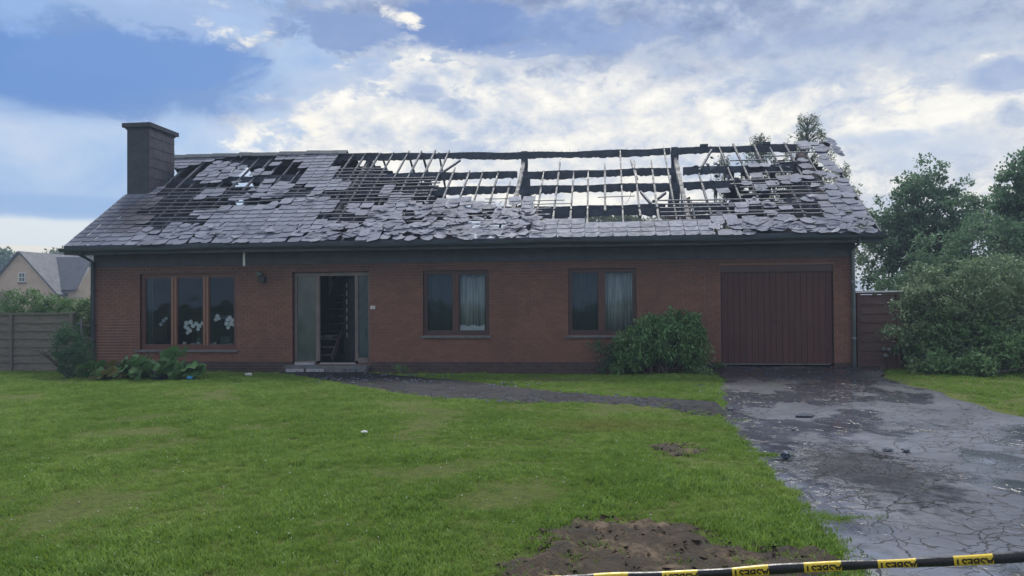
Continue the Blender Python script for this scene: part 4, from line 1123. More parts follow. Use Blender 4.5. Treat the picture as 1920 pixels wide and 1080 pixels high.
# battens: broken runs of thin lath at the slate gauge
def batten_at(px, py):
    if inpoly(px, py, M1): return .95 if py > 350 else .15
    if not inpoly(px, py, CZONE): return 0.0
    if px < 705: return .97 if py > 312 else .5
    if px < 800: return .97 if py > 328 else 0.0
    if px < 880: return .9 if py > 392 else 0.0
    if px < 1005: return .97 if 388 < py < 425 else 0.0
    if px < 1242: return 0.0
    if px < 1380: return .95 if 372 < py else 0.0
    return .95 if py > 338 else .45
nb_ = 0
for r in range(NR):
    v = (r+.55)/NR; run = None; x = -3.4
    st_ = 0.21
    segs = []
    on = False
    while x < 16.3:
        P = roofp(x, v, .02); px, py = proj(P); p_ = batten_at(px, py)
        want = p_ > 0 and rnd.random() < (p_ if on else p_**3)
        if want and not on: a_ = x; on = True
        if not want and on: segs.append((a_, x)); on = False
        x += st_
    if on: segs.append((a_, x))
    # bridge short gaps, extend under slates
    ms = []
    for s_ in segs:
        if ms and s_[0]-ms[-1][1] < .25 and rnd.random() < .6: ms[-1] = (ms[-1][0], s_[1])
        else: ms.append(s_)
    for (a_, b_) in ms:
        if b_-a_ < .3: continue
        a_ -= .25; b_ += .2
        mb = MB(); n = max(2, int((b_-a_)/.5)); P = []; sg_ = rnd.uniform(-.006, .006)
        for i in range(n+1):
            xx = a_+(b_-a_)*i/n; c = roofp(xx, v, .028); jz = rnd.gauss(0, .004)+sg_*i
            P += [(xx, c[1]-.016, c[2]-.012+jz), (xx, c[1]+.016, c[2]+.006+jz), (xx, c[1]+.008, c[2]+.03+jz), (xx, c[1]-.024, c[2]+.012+jz)]
        F_ = [(i*4+k, (i+1)*4+k, (i+1)*4+(k+1) % 4, i*4+(k+1) % 4) for i in range(n) for k in range(4)]+[(0, 1, 2, 3), (n*4+3, n*4+2, n*4+1, n*4)]
        mb.poly(P, F_); mb.build('batten', M_BATTEN, roof); nb_ += 1
for (xa, xb, v) in ((8.15, 9.1, .375), (9.95, 10.9, .40), (8.1, 9.3, .335), (7.0, 7.75, .405), (6.2, 7.3, .365)):
    mb = MB(); p0, p1 = roofp(xa, v, .02), roofp(xb, v+.004, .02); mb.tube([p0, (p0+p1)/2+np.array([0, 0, rnd.uniform(-.01, .01)]), p1], [.011]*3, 4); mb.build('batten', M_BATTEN, roof)
# rear slope: what is left of it, seen from inside
def back_gone(px, py):
    HOLES = [[(425, 316), (446, 306), (462, 316), (480, 322), (470, 332), (430, 330)], [(440, 340), (475, 336), (470, 350), (445, 352)], [(446, 374), (466, 374), (460, 392), (440, 392)],
             [(334, 378), (349, 378), (349, 402), (334, 402)], [(334, 408), (342, 408), (342, 426), (334, 426)]]
    if any(inpoly(px, py, h) for h in HOLES): return True
    OPEN = [(668, 302), (668, 313), (690, 309), (702, 314), (722, 318), (742, 327), (757, 331), (780, 335), (800, 342), (806, 350), (832, 356), (835, 480), (1330, 480), (1365, 440), (1375, 380), (1340, 345), (1400, 342), (1425, 318), (1455, 302), (1510, 297), (1530, 306), (1560, 330), (1700, 340), (1700, 300), (1545, 290), (1530, 270), (1500, 262), (1300, 262), (668, 270)]
    return inpoly(px, py, OPEN)
mb = MB()
for r in range(NR*2):
    for k in range(122):
        x = -3.5+k*SW/2; v = (r+.5)/(NR*2)
        P = roofb(x, v, -.02); px, py = proj(P)
        if back_gone(px+rnd.gauss(0, 1.5), py+rnd.gauss(0, 1.2)): continue
        if CHIM[0] < x < CHIM[1] and CHIM[2] < P[1] < CHIM[3]: continue
        if rnd.random() < (.35 if (px > 1380 and py < 420 and px < 1500) else (.04 if px > 1500 else 0)): continue
        c = P; a = SLOPE_A
        Mx = Matrix.Translation(Vector(c)) @ Matrix.Rotation(-a, 4, 'X')
        h_ = EXPO/4+.008
        mb.box(-SW/4-.006, SW/4+.006, -h_, h_, -.008, .008+rnd.uniform(0, .004), M=Mx)
tag(mb.build('rear_slope', M_UNDER, roof), kind='stuff')
# attic partition of brown block seen through the opening
mb = MB(); mb.box(5.05, 6.05, 3.0, 3.2, 2.6, 4.33); mb.build('attic_wall', M_BRICK, house)
mb = MB(); mb.box(6.06, 6.16, 2.95, 3.22, 2.62, 4.3); mb.build('attic_post', M_RAWWOOD, house)
# sagging felt and rubble lumps along the purlins
mb = MB()
for _ in range(70):
    x = rnd.uniform(12.6, 15.5); v = rnd.choice((.29, .555, .735, rnd.uniform(.1, .9)))+rnd.uniform(-.02, .03)
    Mx = Matrix.Translation(Vector(roofp(x, v, rnd.uniform(-.1, .04)))) @ Euler((rnd.uniform(0, 1.3), rnd.uniform(-.6, .6), rnd.uniform(0, 3))).to_matrix().to_4x4()
    s_ = rnd.uniform(.03, .10); mb.poly([Mx @ Vector(p) for p in ((-s_, -s_*.6, 0), (s_*.8, -s_*.5, 0), (s_, s_*.7, .02), (-s_*.4, s_, 0), (0, 0, .03))], [(0, 1, 4), (1, 2, 4), (2, 3, 4), (3, 0, 4), (0, 3, 2, 1)], tint=rnd.random())
tag(mb.build('roof_debris', M_SLATE, roof), kind='stuff')
# wires and scraps of roofing felt hanging from the purlins
for k in range(16):
    x = rnd.choice((rnd.uniform(4.5, 11.8), rnd.uniform(12.4, 15.3))); v = rnd.choice((.735, .555, .29)); c = roofp(x, v, -.1); L_ = rnd.uniform(.15, .55); d_ = rnd.uniform(-.3, .3)
    mb = MB(); mb.tube([c, c+np.array([d_*.2, -.02, -L_*.5]), c+np.array([d_, -.03, -L_*.9]), c+np.array([d_*1.6, -.03, -L_*.7])], [.007, .006, .005, .004], 4); mb.build('hanging_wire', M_CHAR, roof)
for k in range(12):
    x = rnd.choice((rnd.uniform(4.2, 5.6), rnd.uniform(12.4, 15.5))); v = rnd.choice((.735, .555, .5)); c = roofp(x, v, -.16); w_ = rnd.uniform(.08, .3); n = 5; o_ = []
    for i in range(n+1): o_.append((c[0]+w_*i/n, c[2]-rnd.uniform(.08, .4)))
    mb = MB(); mb.prism([(c[0], c[2]+.05)]+o_+[(c[0]+w_, c[2]+.05)], c[1]-.06, c[1]-.055); mb.build('felt_scrap', M_UNDER, roof)
# nails along the ridge
mb = MB()
for k in range(40):
    x = 4.0+k*.27+rnd.uniform(-.03, .03)
    if x > 15.5: break
    z = zr(x)-.02; mb.tube([(x, RY, z-.01), (x+rnd.gauss(0, .01), RY, z+rnd.uniform(.04, .1))], [.004, .003], 3)
tag(mb.build('nails', M_CHAR, roof), kind='stuff')
for x in (13.0, 14.75):
    mb = MB(); mb.box(x-.1, x+.12, RY-.08, RY+.08, zr(x)-.005, zr(x)+.06); mb.build('ridge_stub', M_CHAR, roof)
# verge boards
for x, v1 in ((-3.53, .52), (16.27, .62)):
    mb = MB(); n = 20; P = []
    for i in range(n+1):
        c = roofp(x, v1*i/n, .0); P += [(x-.02, c[1], c[2]-.12), (x+.02, c[1], c[2]-.12), (x+.02, c[1], c[2]+.03), (x-.02, c[1], c[2]+.03)]
    F_ = [(i*4+k, (i+1)*4+k, (i+1)*4+(k+1) % 4, i*4+(k+1) % 4) for i in range(n) for k in range(4)]+[(0, 1, 2, 3), (n*4+3, n*4+2, n*4+1, n*4)]
    mb.poly(P, F_); mb.build('verge_board', M_NAVY, roof)
# chimney
M_CHIMF = simple('sooty_chimney', (0.025, 0.03, 0.042), (0.05, 0.056, 0.072), 2.5, 0.6, 0.3, 30)
M_CHIMS = simple('chimney_cladding', (0.075, 0.068, 0.082), (0.115, 0.102, 0.118), 2.5, 0.6, 0.3, 30)
mb = MB(); mb.box(*CHIM, 3.6, 6.60); ch = mb.build('chimney', M_CHIMF, house)
mb = MB(); mb.box(CHIM[0]-.1, CHIM[1]+.1, CHIM[2]-.1, CHIM[3]+.1, 6.60, 6.72); mb.build('cap', M_CHIMF, ch)
mb = MB(); mb.box(CHIM[0]-.03, CHIM[1]+.03, CHIM[2]-.03, CHIM[3]+.03, 6.55, 6.60); mb.build('cap_course', M_CHIMF, ch)
zc = 4.3; r = 0
while zc < 6.5:
    ya = CHIM[2]+.004; stepy = .43
    cuts = [ya]+[ya+stepy*(i+(.5 if r % 2 else 1)) for i in range(3)]
    cuts = [c_ for c_ in cuts if c_ < CHIM[3]-.05]+[CHIM[3]-.004]
    for a_, b_ in zip(cuts, cuts[1:]):
        mb = MB(); jz = rnd.uniform(-.006, .006)
        zz1 = min(zc+.285+jz, 6.545)
        mb.poly([(CHIM[1]+.001, a_+.003, zc+jz), (CHIM[1]+.022, a_+.003, zc+jz), (CHIM[1]+.008, a_+.003, zz1), (CHIM[1]+.001, a_+.003, zz1),
                 (CHIM[1]+.001, b_-.003, zc+jz), (CHIM[1]+.022, b_-.003, zc+jz), (CHIM[1]+.008, b_-.003, zz1), (CHIM[1]+.001, b_-.003, zz1)],
                [(0, 1, 2, 3), (7, 6, 5, 4), (0, 4, 5, 1), (1, 5, 6, 2), (2, 6, 7, 3), (3, 7, 4, 0)]); mb.build('cladding_slate', M_CHIMS, ch)
    zc += .29; r += 1
# torn flashing at the chimney foot
mb = MB()
for k in range(9):
    y_ = CHIM[2]+.05+k*.13; z_ = roofp(-2.8, (y_-OV)/(RY-OV))[2]
    mb.poly([(CHIM[1]+.03, y_, z_-.05), (CHIM[1]+.03, y_+.15, z_-.02), (CHIM[1]+.04, y_+.08, z_+rnd.uniform(.15, .4))], [(0, 1, 2)])
mb.build('torn_flashing', M_CHAR, ch)

# hoop in the attic
hoop = thing('bicycle_wheel', 'thin black bicycle wheel rim standing in the burnt attic', 'wheel', (8.95, 1.3, 2.62))
c0 = on_y(1047, 420, 1.3)
def ring(mb, c, R_, r_, n=28, k=6, ax=(1, 0)):
    P = []
    for i in range(n):
        a = 2*pi*i/n
        for j in range(k):
            b = 2*pi*j/k; rr = R_+r_*cos(b)
            P.append((c[0]+rr*cos(a)*ax[0], c[1]+rr*cos(a)*ax[1]+r_*sin(b), c[2]+rr*sin(a)))
    mb.poly(P, [(i*k+j, ((i+1) % n)*k+j, ((i+1) % n)*k+(j+1) % k, i*k+(j+1) % k) for i in range(n) for j in range(k)])
mb = MB(); ring(mb, (c0[0], 1.3, 2.62+.3), .29, .012); mb.build('tyre', M_RUBBER, hoop)
mb = MB()
for i in range(12):
    a = pi*i/12; mb.tube([(c0[0]+.28*cos(a), 1.3, 2.92+.28*sin(a)), (c0[0]-.28*cos(a), 1.3, 2.92-.28*sin(a))], [.002, .002], 3)
mb.build('spokes', M_PIPE, hoop)

# ---- curtains
def curtain(x0, x1, z0, z1, y, m, amp, waves, label, cat='curtain', group=None):
    n = 60; P = []
    for i in range(n+1):
        t_ = i/n; x = x0+(x1-x0)*t_; yy_ = y+amp*sin(t_*waves*2*pi)+amp*.4*sin(t_*waves*5.1)
        P += [(x, yy_, z0), (x, yy_+amp*.2, z1)]
    mb = MB(); mb.poly(P, [(2*i, 2*i+2, 2*i+3, 2*i+1) for i in range(n)])
    o = mb.build('curtain', m, smooth=True); sm = o.modifiers.new('thickness', 'SOLIDIFY'); sm.thickness = .002
    return tag(o, label, cat, group)
curtain(6.55, 7.16, .88, 2.2, .24, M_CURTAIN, .022, 8, 'pale pleated curtain behind right pane of the middle window')
curtain(5.74, 6.36, .80, 2.2, .26, M_SHEER, .01, 10, 'dark net curtain behind left pane of the middle window')
curtain(10.12, 10.80, .80, 2.2, .24, M_CURTAIN, .022, 8, 'pale pleated curtain behind window beside the green bush')
curtain(9.32, 9.94, .80, 2.2, .26, M_SHEER, .01, 10, 'dark net curtain in window left of the green bush')
curtain(-1.74, -1.60, .46, 2.2, .24, M_SHEER, .02, 2, 'narrow dark curtain at left edge of the orchid window')
mb = MB(); n = 24; P = []
for i in range(n+1):
    x = 6.54+.62*i/n; P += [(x, .19, .80), (x, .19, .93+.02*sin(i*.6)+.012*sin(i*1.9))]
mb.poly(P, [(2*i, 2*i+2, 2*i+3, 2*i+1) for i in range(n)])
o = mb.build('folded_cloth', M_WHITE); o.modifiers.new('thickness', 'SOLIDIFY').thickness = .03
tag(o, 'white folded cloth lying along sill of the middle window', 'cloth')

# ---- window sill board and orchids
mb = MB(); mb.box(-1.8, .77, .16, .42, .42, .445); mb.build('inner_sill', M_PLASTER, house)
def orchid(px, py, blooms, pot_px, pot_h, label, dim=False):
    yb = .28; base = on_y(pot_px, 644, yb); top = on_y(px, py, yb)
    t = thing('orchid', label, 'orchid', (base[0], yb, .445), 'orchids on the window sill')
    mb = MB(); mb.lathe((base[0], yb, .446), [(.04, 0), (.055, pot_h), (.05, pot_h), (.045, pot_h-.01)], 14); mb.build('pot', M_PORCELAIN if not dim else M_SHEER, t)
    arch = [(base[0], yb, .446+pot_h-.01)]
    hz = max(b[1] for b in blooms)
    for k in range(1, 7):
        f_ = k/6; arch.append((base[0]+(top[0]-base[0])*f_**2, yb, .446+pot_h+(top[2]+.12-.446-pot_h)*(1-(1-f_)**2)))
    mb = MB(); mb.tube(arch, [.004]*7, 5); mb.build('stem', L_BIG, t)
    for (bx, by, s_) in blooms:
        c = on_y(bx, by, yb-.03)
        mb = MB()
        ph = rnd.uniform(0, 1)
        for k in range(5):
            a = 2*pi*k/5+ph; d1 = Vector((cos(a), -.25, sin(a))); sd = Vector((-sin(a), 0, cos(a)))
            C0 = Vector(c); r_ = s_*1.35
            mb.poly([C0, C0+d1*r_*.5+sd*r_*.5, C0+d1*r_, C0+d1*r_*.5-sd*r_*.5], [(0, 1, 2, 3)])
        mb.build('flower', M_PETAL if not dim else M_PLASTER, t)
    for s_ in (-1, 1):
        mb = MB(); b0 = Vector((base[0], yb, .446+pot_h)); mb.poly([b0, b0+Vector((s_*.08, -.03, .05)), b0+Vector((s_*.17, 0, .03)), b0+Vector((s_*.08, .03, .05))], [(0, 1, 2, 3)]); mb.build('leaf', L_BIG, t)
orchid(345, 610, [(350, 606, .055), (358, 604, .055), (362, 611, .05), (353, 616, .05), (348, 613, .045), (357, 620, .045), (352, 624, .04)], 372, .08, 'white orchid with drooping cluster in the middle pane')
orchid(378, 606, [(368, 607, .05), (374, 611, .055), (380, 606, .045), (372, 617, .045)], 362, .05, 'white orchid touching the right mullion in middle pane')
orchid(404, 596, [(408, 593, .05), (405, 599, .045), (411, 597, .04)], 399, .05, 'small three-bloom white orchid at left of right pane')
orchid(430, 600, [(431, 596, .055), (427, 600, .05), (436, 601, .05), (425, 607, .05), (433, 607, .055), (439, 609, .045), (428, 614, .045)], 433, .04, 'tall domed white orchid in the right-hand pane')
orchid(306, 603, [(307, 601, .045), (302, 608, .045), (312, 597, .04)], 312, .06, 'dim grey orchid in the left-hand pane', dim=True)
mb = MB(); c = on_y(346, 640, .26); mb.lathe((c[0], .26, .446), [(.04, 0), (.05, .09), (.046, .09), (.04, .085)], 16); tag(mb.build('china_pot', M_PORCELAIN), 'small white china pot at lower left of middle pane', 'pot')
mb = MB(); c = on_y(373, 640, .36); mb.lathe((c[0], .40, .446), [(.06, 0), (.075, .2), (.07, .2), (.06, .19)], 16); tag(mb.build('glass_vase', M_FROST), 'grey glass vase standing behind the middle pane orchids', 'vase')
mb = MB(); c = on_y(420, 640, .36); mb.box(c[0]-.13, c[0]+.12, .42, .46, .446, .66); tag(mb.build('picture_frame', M_FROSTDK), 'dark framed board behind the right-hand orchids', 'frame')
mb = MB(); c = on_y(418, 642, .22); mb.lathe((c[0], .22, .446), [(.04, 0), (.07, .02), (.06, .025), (.03, .012)], 14); tag(mb.build('china_dish', M_PORCELAIN), 'shallow white dish on sill between the two right orchids', 'dish')
mb = MB(); c = on_y(404, 640, .2); mb.lathe((c[0], .2, .446), [(.035, 0), (.02, .03), (.03, .05), (.008, .075)], 12); tag(mb.build('china_figurine', M_PORCELAIN), 'tiny white figurine on sill beside the right mullion', 'figurine')

# ================================================================== FENCES
def board_fence(name, label, x0, x1, y, z0, z1, nb, postxs, mb_m, mp, cap=True, lean=.03):
    t = thing(name, label, 'fence', ((x0+x1)/2, y, z0))
    xs_ = [x0]+list(postxs)+[x1]
    h = (z1-z0-.04)/nb
    for a, b in zip(xs_, xs_[1:]):
        for k in range(nb):
            mb = MB(); zz = z0+.03+k*h; j = rnd.uniform(-.006, .006); n = max(1, int((b-a)/.6)); P = []
            for i in range(n+1):
                x = a+.035+(b-a-.07)*i/n; w_ = .006*sin(x*3+k)
                P += [(x, y-lean+w_, zz+j-.012), (x, y-lean+.018+w_, zz+j-.012), (x, y+.018, zz+h+j), (x, y, zz+h+j)]
            F_ = [(i*4+q, i*4+(q+1) % 4, (i+1)*4+(q+1) % 4, (i+1)*4+q) for i in range(n) for q in range(4)]+[(0, 3, 2, 1), (n*4, n*4+1, n*4+2, n*4+3)]
            mb.poly(P, F_); mb.build('board', mb_m, t)
    for x in postxs:
        mb = MB(); mb.box(x-.04, x+.04, y-.065, y+.05, z0-.1, z1+.02); mb.build('post', mp, t)
    if cap:
        mb = MB(); mb.box(x0, x1, y-.05, y+.05, z1, z1+.045); mb.build('cap_rail', mb_m, t)
    return t
FT = on_y(20, 590, -.3)[2]
board_fence('board_fence', 'weathered horizontal board fence left of the bungalow', -12.6, -3.42, -.28, -.2, FT, 7, [-10.9, -9.0, -7.1, -5.2, -3.5], M_FENCE, M_POST)
GT = on_y(1630, 552, .35)[2]
board_fence('board_gate_fence', 'dark brown board fence right of the garage', 15.98, 16.95, .35, -.15, GT, 8, [16.02, 16.9], M_FENCEB, M_FENCEB)
mb = MB(); mb.box(15.95, 17.0, .27, .45, GT+.05, GT+.085); o = mb.build('coping', M_WPAINT)
o.parent = bpy.data.objects['board_gate_fence']; o.matrix_parent_inverse = WI(o.parent)
# small gate behind the left fence
sg = thing('garden_gate', 'grey metal gate post with rails behind the left board fence', 'gate', (-3.5, .9, -.2))
c = on_y(153, 600, .9)
mb = MB(); mb.box(c[0]-.025, c[0]+.025, .88, .93, -.2, on_y(153, 598, .9)[2]); mb.build('post', M_PIPE, sg)
for py in (609, 634):
    zz = on_y(160, py, .9)[2]; mb = MB(); mb.box(c[0]+.03, c[0]+.6, .89, .92, zz-.03, zz+.02); mb.build('rail', M_POST, sg)
for k in range(4):
    mb = MB(); mb.box(c[0]+.035, c[0]+.6, .93, .945, -.15+k*.2, .03+k*.2); mb.build('board', M_FENCE, sg)
zz = on_y(145, 606, .88)[2]; mb = MB(); mb.box(c[0]-.13, c[0]-.027, .87, .9, zz-.02, zz+.02); mb.build('hinge', M_PIPE, sg)

# ================================================================== NEIGHBOUR HOUSE
nh = thing('neighbour_house', 'cream brick gabled house with dark tiled roofs beyond the fence', 'house', (-45, 45, -.2))
YN = 50.0
def N(px, py, y=YN): p = on_y(px, py, y); return (float(p[0]), float(p[2]))
ap = N(38, 473); rr_ = N(104, 548); ll_ = N(-30, 548)
gz0 = -.5
mb = MB(); lr = (rr_[0]+.0); lf_ = 2*ap[0]-rr_[0]
mb.prism([(lf_, gz0), (lr, gz0), (lr, rr_[1]), ap, (lf_, rr_[1])], YN, YN+8); wall_n = mb.build('wall', M_CREAM, nh)
# main roof planes
def slab(name, P4, th, m, par):
    a, b, c_, d = [Vector(p) for p in P4]; nrm = (b-a).cross(c_-a).normalized()*th
    mb = MB(); mb.poly([a, b, c_, d, a+nrm, b+nrm, c_+nrm, d+nrm], [(3, 2, 1, 0), (4, 5, 6, 7), (0, 1, 5, 4), (1, 2, 6, 5), (2, 3, 7, 6), (3, 0, 4, 7)]); return mb.build(name, m, par)
e = .35
slab('roof', [(rr_[0]+e, YN-.3, rr_[1]-e*.9), (rr_[0]+e, YN+8.3, rr_[1]-e*.9), (ap[0], YN+8.3, ap[1]), (ap[0], YN-.3, ap[1])], .15, M_FARROOF, nh)
slab('roof', [(ap[0], YN-.3, ap[1]), (ap[0], YN+8.3, ap[1]), (lf_-e, YN+8.3, rr_[1]-e*.9), (lf_-e, YN-.3, rr_[1]-e*.9)], .15, M_FARROOF, nh)
# long wing to the right: ridge runs right, roof faces the camera
rl = N(60, 473, YN+5); r1 = N(185, 487, YN+5); r2 = N(160, 484, YN+5)
e1 = N(98, 546, YN+.5); e2 = N(140, 545, YN+.5)
q0 = N(92, 486, YN+4); 
slab('roof', [(N(80, 545, YN+.8)[0], YN+.8, e1[1]), (e2[0], YN+.8, e2[1]), (N(173, 484, YN+4.5)[0], YN+4.5, N(173, 484, YN+4.5)[1]), (N(60, 484, YN+4.5)[0], YN+4.5, N(60, 484, YN+4.5)[1])], .15, M_FARROOF, nh)
mb = MB(); w0 = N(95, 548, YN+1.2)[0]; w1_ = N(141, 548, YN+1.2)[0]; mb.box(w0, w1_, YN+1.2, YN+5, gz0, e1[1]+.05); mb.build('wing_wall', M_CREAM, nh)
mb = MB(); b0, b1 = N(141, 548, YN+1), N(176, 490, YN+1); mb.prism([(b0[0], gz0), (N(215, 548, YN+1)[0], gz0), (N(215, 548, YN+1)[0], b0[1]), b1, (b0[0], b0[1])], YN+1.0, YN+5); mb.build('end_gable', M_CREAM, nh)
a0, a1 = N(34, 529, YN-.1), N(46.5, 511, YN-.1)
mb = MB()
wx0, wx1, wz0, wz1 = a0[0], a1[0], a0[1], a1[1]; fw = .07; ym = YN-.06
mb.box(wx0, wx1, ym, YN, wz0, wz0+fw); mb.box(wx0, wx1, ym, YN, wz1-fw, wz1); mb.box(wx0, wx0+fw, ym, YN, wz0+fw, wz1-fw); mb.box(wx1-fw, wx1, ym, YN, wz0+fw, wz1-fw)
mb.box((wx0+wx1)/2-.03, (wx0+wx1)/2+.03, ym, YN, wz0+fw, wz1-fw)
zm = (wz0+wz1)/2; mb.box(wx0+fw, (wx0+wx1)/2-.03, ym, YN, zm-.03, zm+.03); mb.box((wx0+wx1)/2+.03, wx1-fw, ym, YN, zm-.03, zm+.03)
wn_ = mb.build('window', M_WPAINT, nh)
for i in (0, 1):
    for j in (0, 1):
        xa = wx0+fw if i == 0 else (wx0+wx1)/2+.03; xb = (wx0+wx1)/2-.03 if i == 0 else wx1-fw
        za = wz0+fw if j == 0 else zm+.03; zb = zm-.03 if j == 0 else wz1-fw
        mb = MB(); mb.box(xa, xb, YN-.03, YN-.02, za, zb); mb.build('pane', M_FROSTDK, wn_)
mb = MB(); mb.box(wx0-.1, wx1+.1, YN-.1, YN-.001, wz0-.16, wz0-.01); mb.build('sill', M_FARRED, wn_)
mb = MB(); mb.box(lf_-4, N(18, 560)[0], YN-.6, YN-.01, gz0, N(18, 546)[1]); mb.build('porch_wall', M_FARRED, nh)
mb = MB(); mb.tube([(N(124, 546, YN+1.1)[0], YN+1.1, e1[1]), (N(124, 546, YN+1.1)[0], YN+1.1, gz0)], [.05, .05], 6); mb.build('downpipe', M_PIPE, nh)

# ================================================================== VEGETATION
def leaves(centres, radii, per, size, aspect=0.45, flat=0.7, droop=0.0, cluster_shade=True, up=0.4):
    """numpy cloud of folded leaf faces: returns V, F, tint"""
    C = np.repeat(np.asarray(centres), per, axis=0); R_ = np.repeat(np.asarray(radii), per)
    n = len(C)
    d = nrs.normal(size=(n, 3)); d /= np.linalg.norm(d, axis=1)[:, None]
    rr = nrs.rand(n)**0.5
    off = d*(rr*R_)[:, None]; off[:, 2] *= flat
    if droop: off[:, 2] -= droop*(rr*R_)**1.5
    P = C+off
    ax = nrs.normal(size=(n, 3)); ax[:, 2] -= droop*1.2; ax /= np.linalg.norm(ax, axis=1)[:, None]
    nn = nrs.normal(size=(n, 3)); nn[:, 2] += up*2; sd = np.cross(ax, nn); sd /= (np.linalg.norm(sd, axis=1)[:, None]+1e-9)
    nm = np.cross(sd, ax)
    L = size*nrs.uniform(.6, 1.25, n)[:, None]; w = L*aspect/2
    a = P; b = P+ax*L*.45+sd*w+nm*L*.06; c = P+ax*L; e_ = P+ax*L*.45-sd*w+nm*L*.06
    V = np.stack([a, b, c, e_], 1).reshape(-1, 3)
    i = np.arange(n)*4
    F_ = np.stack([np.stack([i, i+1, i+2], 1), np.stack([i, i+2, i+3], 1)], 1).reshape(-1, 3)
    base = np.repeat(nrs.rand(len(centres)), per) if cluster_shade else nrs.rand(n)
    t = np.clip(.6*base+.4*nrs.rand(n), 0, 1)
    return V, F_, np.repeat(t, 4)
def in_ell(blobs, n, shell=.35):
    out = []
    vol = [b[3]*b[4]*b[5] for b in blobs]
    while len(out) < n:
        b = rnd.choices(blobs, vol)[0]
        d = Vector((rnd.gauss(0, 1), rnd.gauss(0, 1), rnd.gauss(0, 1))).normalized(); r = (shell+(1-shell)*rnd.random())**.6
        out.append((b[0]+d.x*b[3]*r, b[1]+d.y*b[4]*r, b[2]+d.z*b[5]*r))
    return out
def limb(mb, a, b, r0, r1, n=5, w=.12, k=5):
    a, b = Vector(a), Vector(b); L = (b-a).length; P = []
    j = Vector((rnd.gauss(0, w), rnd.gauss(0, w), abs(rnd.gauss(0, w))))*L*.5
    for i in range(n+1):
        t_ = i/n; P.append(a.lerp(b, t_)+j*sin(pi*t_))
    mb.tube(P, [r0+(r1-r0)*i/n for i in range(n+1)], k)
def tree(name, label, cat, base, blobs, nclus, per, size, mat, trunk_r=.15, crad=(.25, .5), aspect=.5, droop=0, flat=.75, group=None, shell=.35, stems=1, limbs=26, up=.4):
    t = thing(name, label, cat, base, group)
    cl = in_ell(blobs, nclus, shell)
    rd = [rnd.uniform(*crad) for _ in cl]
    V, F_, ti = leaves(cl, rd, per, size, aspect, flat, droop, up=up)
    link('foliage' if cat != 'tree' else 'crown', fast_mesh('foliage', V, F_, mat, ti), t)
    mb = MB(); B = Vector(base)
    zc_ = sum(b[2] for b in blobs)/len(blobs); cx_ = sum(b[0] for b in blobs)/len(blobs); cy_ = sum(b[1] for b in blobs)/len(blobs)
    for s_ in range(stems):
        top = Vector((cx_+rnd.gauss(0, .15)*(stems > 1)*3, cy_, zc_)); bb = B+Vector((rnd.gauss(0, .12), rnd.gauss(0, .1), 0))*(stems > 1)
        limb(mb, bb, top, trunk_r, trunk_r*.45, 6, .05, 7)
        for c_ in rnd.sample(cl, min(limbs//stems, len(cl))):
            f_ = rnd.uniform(.3, .95); limb(mb, bb.lerp(top, f_), c_, trunk_r*.35*(1.1-f_*.6), .008, 5, .15, 4)
    mb.build('trunk' if cat == 'tree' else 'stems', M_BARK, t)
    return t
def pb(px, py, y, rx, rz, ry=None):
    """ellipsoid blob centred where the pixel's ray meets depth y; radii in metres"""
    p = on_y(px, py, y); return (p[0], y, p[2], rx, ry if ry else rx*.8, rz)
# big deciduous tree right of the house: knobbly upright shoots
def shoots(base_blobs, n, spec): pass
YB = 10.0
blobs = [pb(1720, 470, YB, 1.7, 1.9), pb(1750, 400, YB, 1.5, 1.5), pb(1680, 420, YB, .9, 1.2), pb(1800, 430, YB, 1.2, 1.3), pb(1650, 500, YB, .9, 1.2), pb(1640, 440, YB, .5, .8), pb(1745, 330, YB, .6, .8), pb(1700, 360, YB, .55, .9), pb(1790, 360, YB, .5, .8), pb(1735, 305, YB, .22, .5), pb(1772, 330, YB, .22, .55), pb(1680, 345, YB, .22, .6), pb(1635, 400, YB, .22, .5), pb(1808, 352, YB, .2, .5), pb(1648, 370, YB, .2, .5), pb(1668, 395, YB, .5, .7), pb(1850, 405, YB, .7, .8), pb(1720, 345, YB, .9, .7), pb(1820, 380, YB, .3, .6)]
tree('deciduous_tree', 'tall bushy tree rising just right of the bungalow roof', 'tree', (blobs[0][0], YB, -.2), blobs, 470, 46, .13, L_TREE, .2, (.18, .42), .6, shell=.15, limbs=60)
Y2 = 7.0
blobs = [pb(1930, 420, Y2, 1.3, 1.3), pb(1900, 360, Y2, .75, .9), pb(1960, 330, Y2, .9, 1.0), pb(1860, 420, Y2, .7, .8), pb(1905, 318, Y2, .4, .4), pb(1990, 480, Y2, 1.5, 1.4)]
tree('deciduous_tree', 'dark tree with big leaf clumps cut by the right edge', 'tree', (blobs[0][0]+.6, Y2, -.2), blobs, 330, 55, .15, L_TREE, .2, (.2, .45), .6, shell=.2, limbs=50)
Y3 = 6.0
blobs = [pb(1860, 470, Y3, 1.6, 1.0), pb(1760, 480, Y3, 1.1, .8), pb(1700, 540, Y3, 1.0, .9), pb(1800, 540, Y3, 1.8, 1.0), pb(1930, 560, Y3, 1.4, 1.2), pb(1645, 560, Y3, .6, .9)]
tree('small_tree', 'mid green rounded tree between the tall tree and arching shrub', 'tree', (blobs[3][0], Y3, -.2), blobs, 330, 50, .12, L_TREE, .14, (.2, .42), .55, shell=.3, limbs=40)
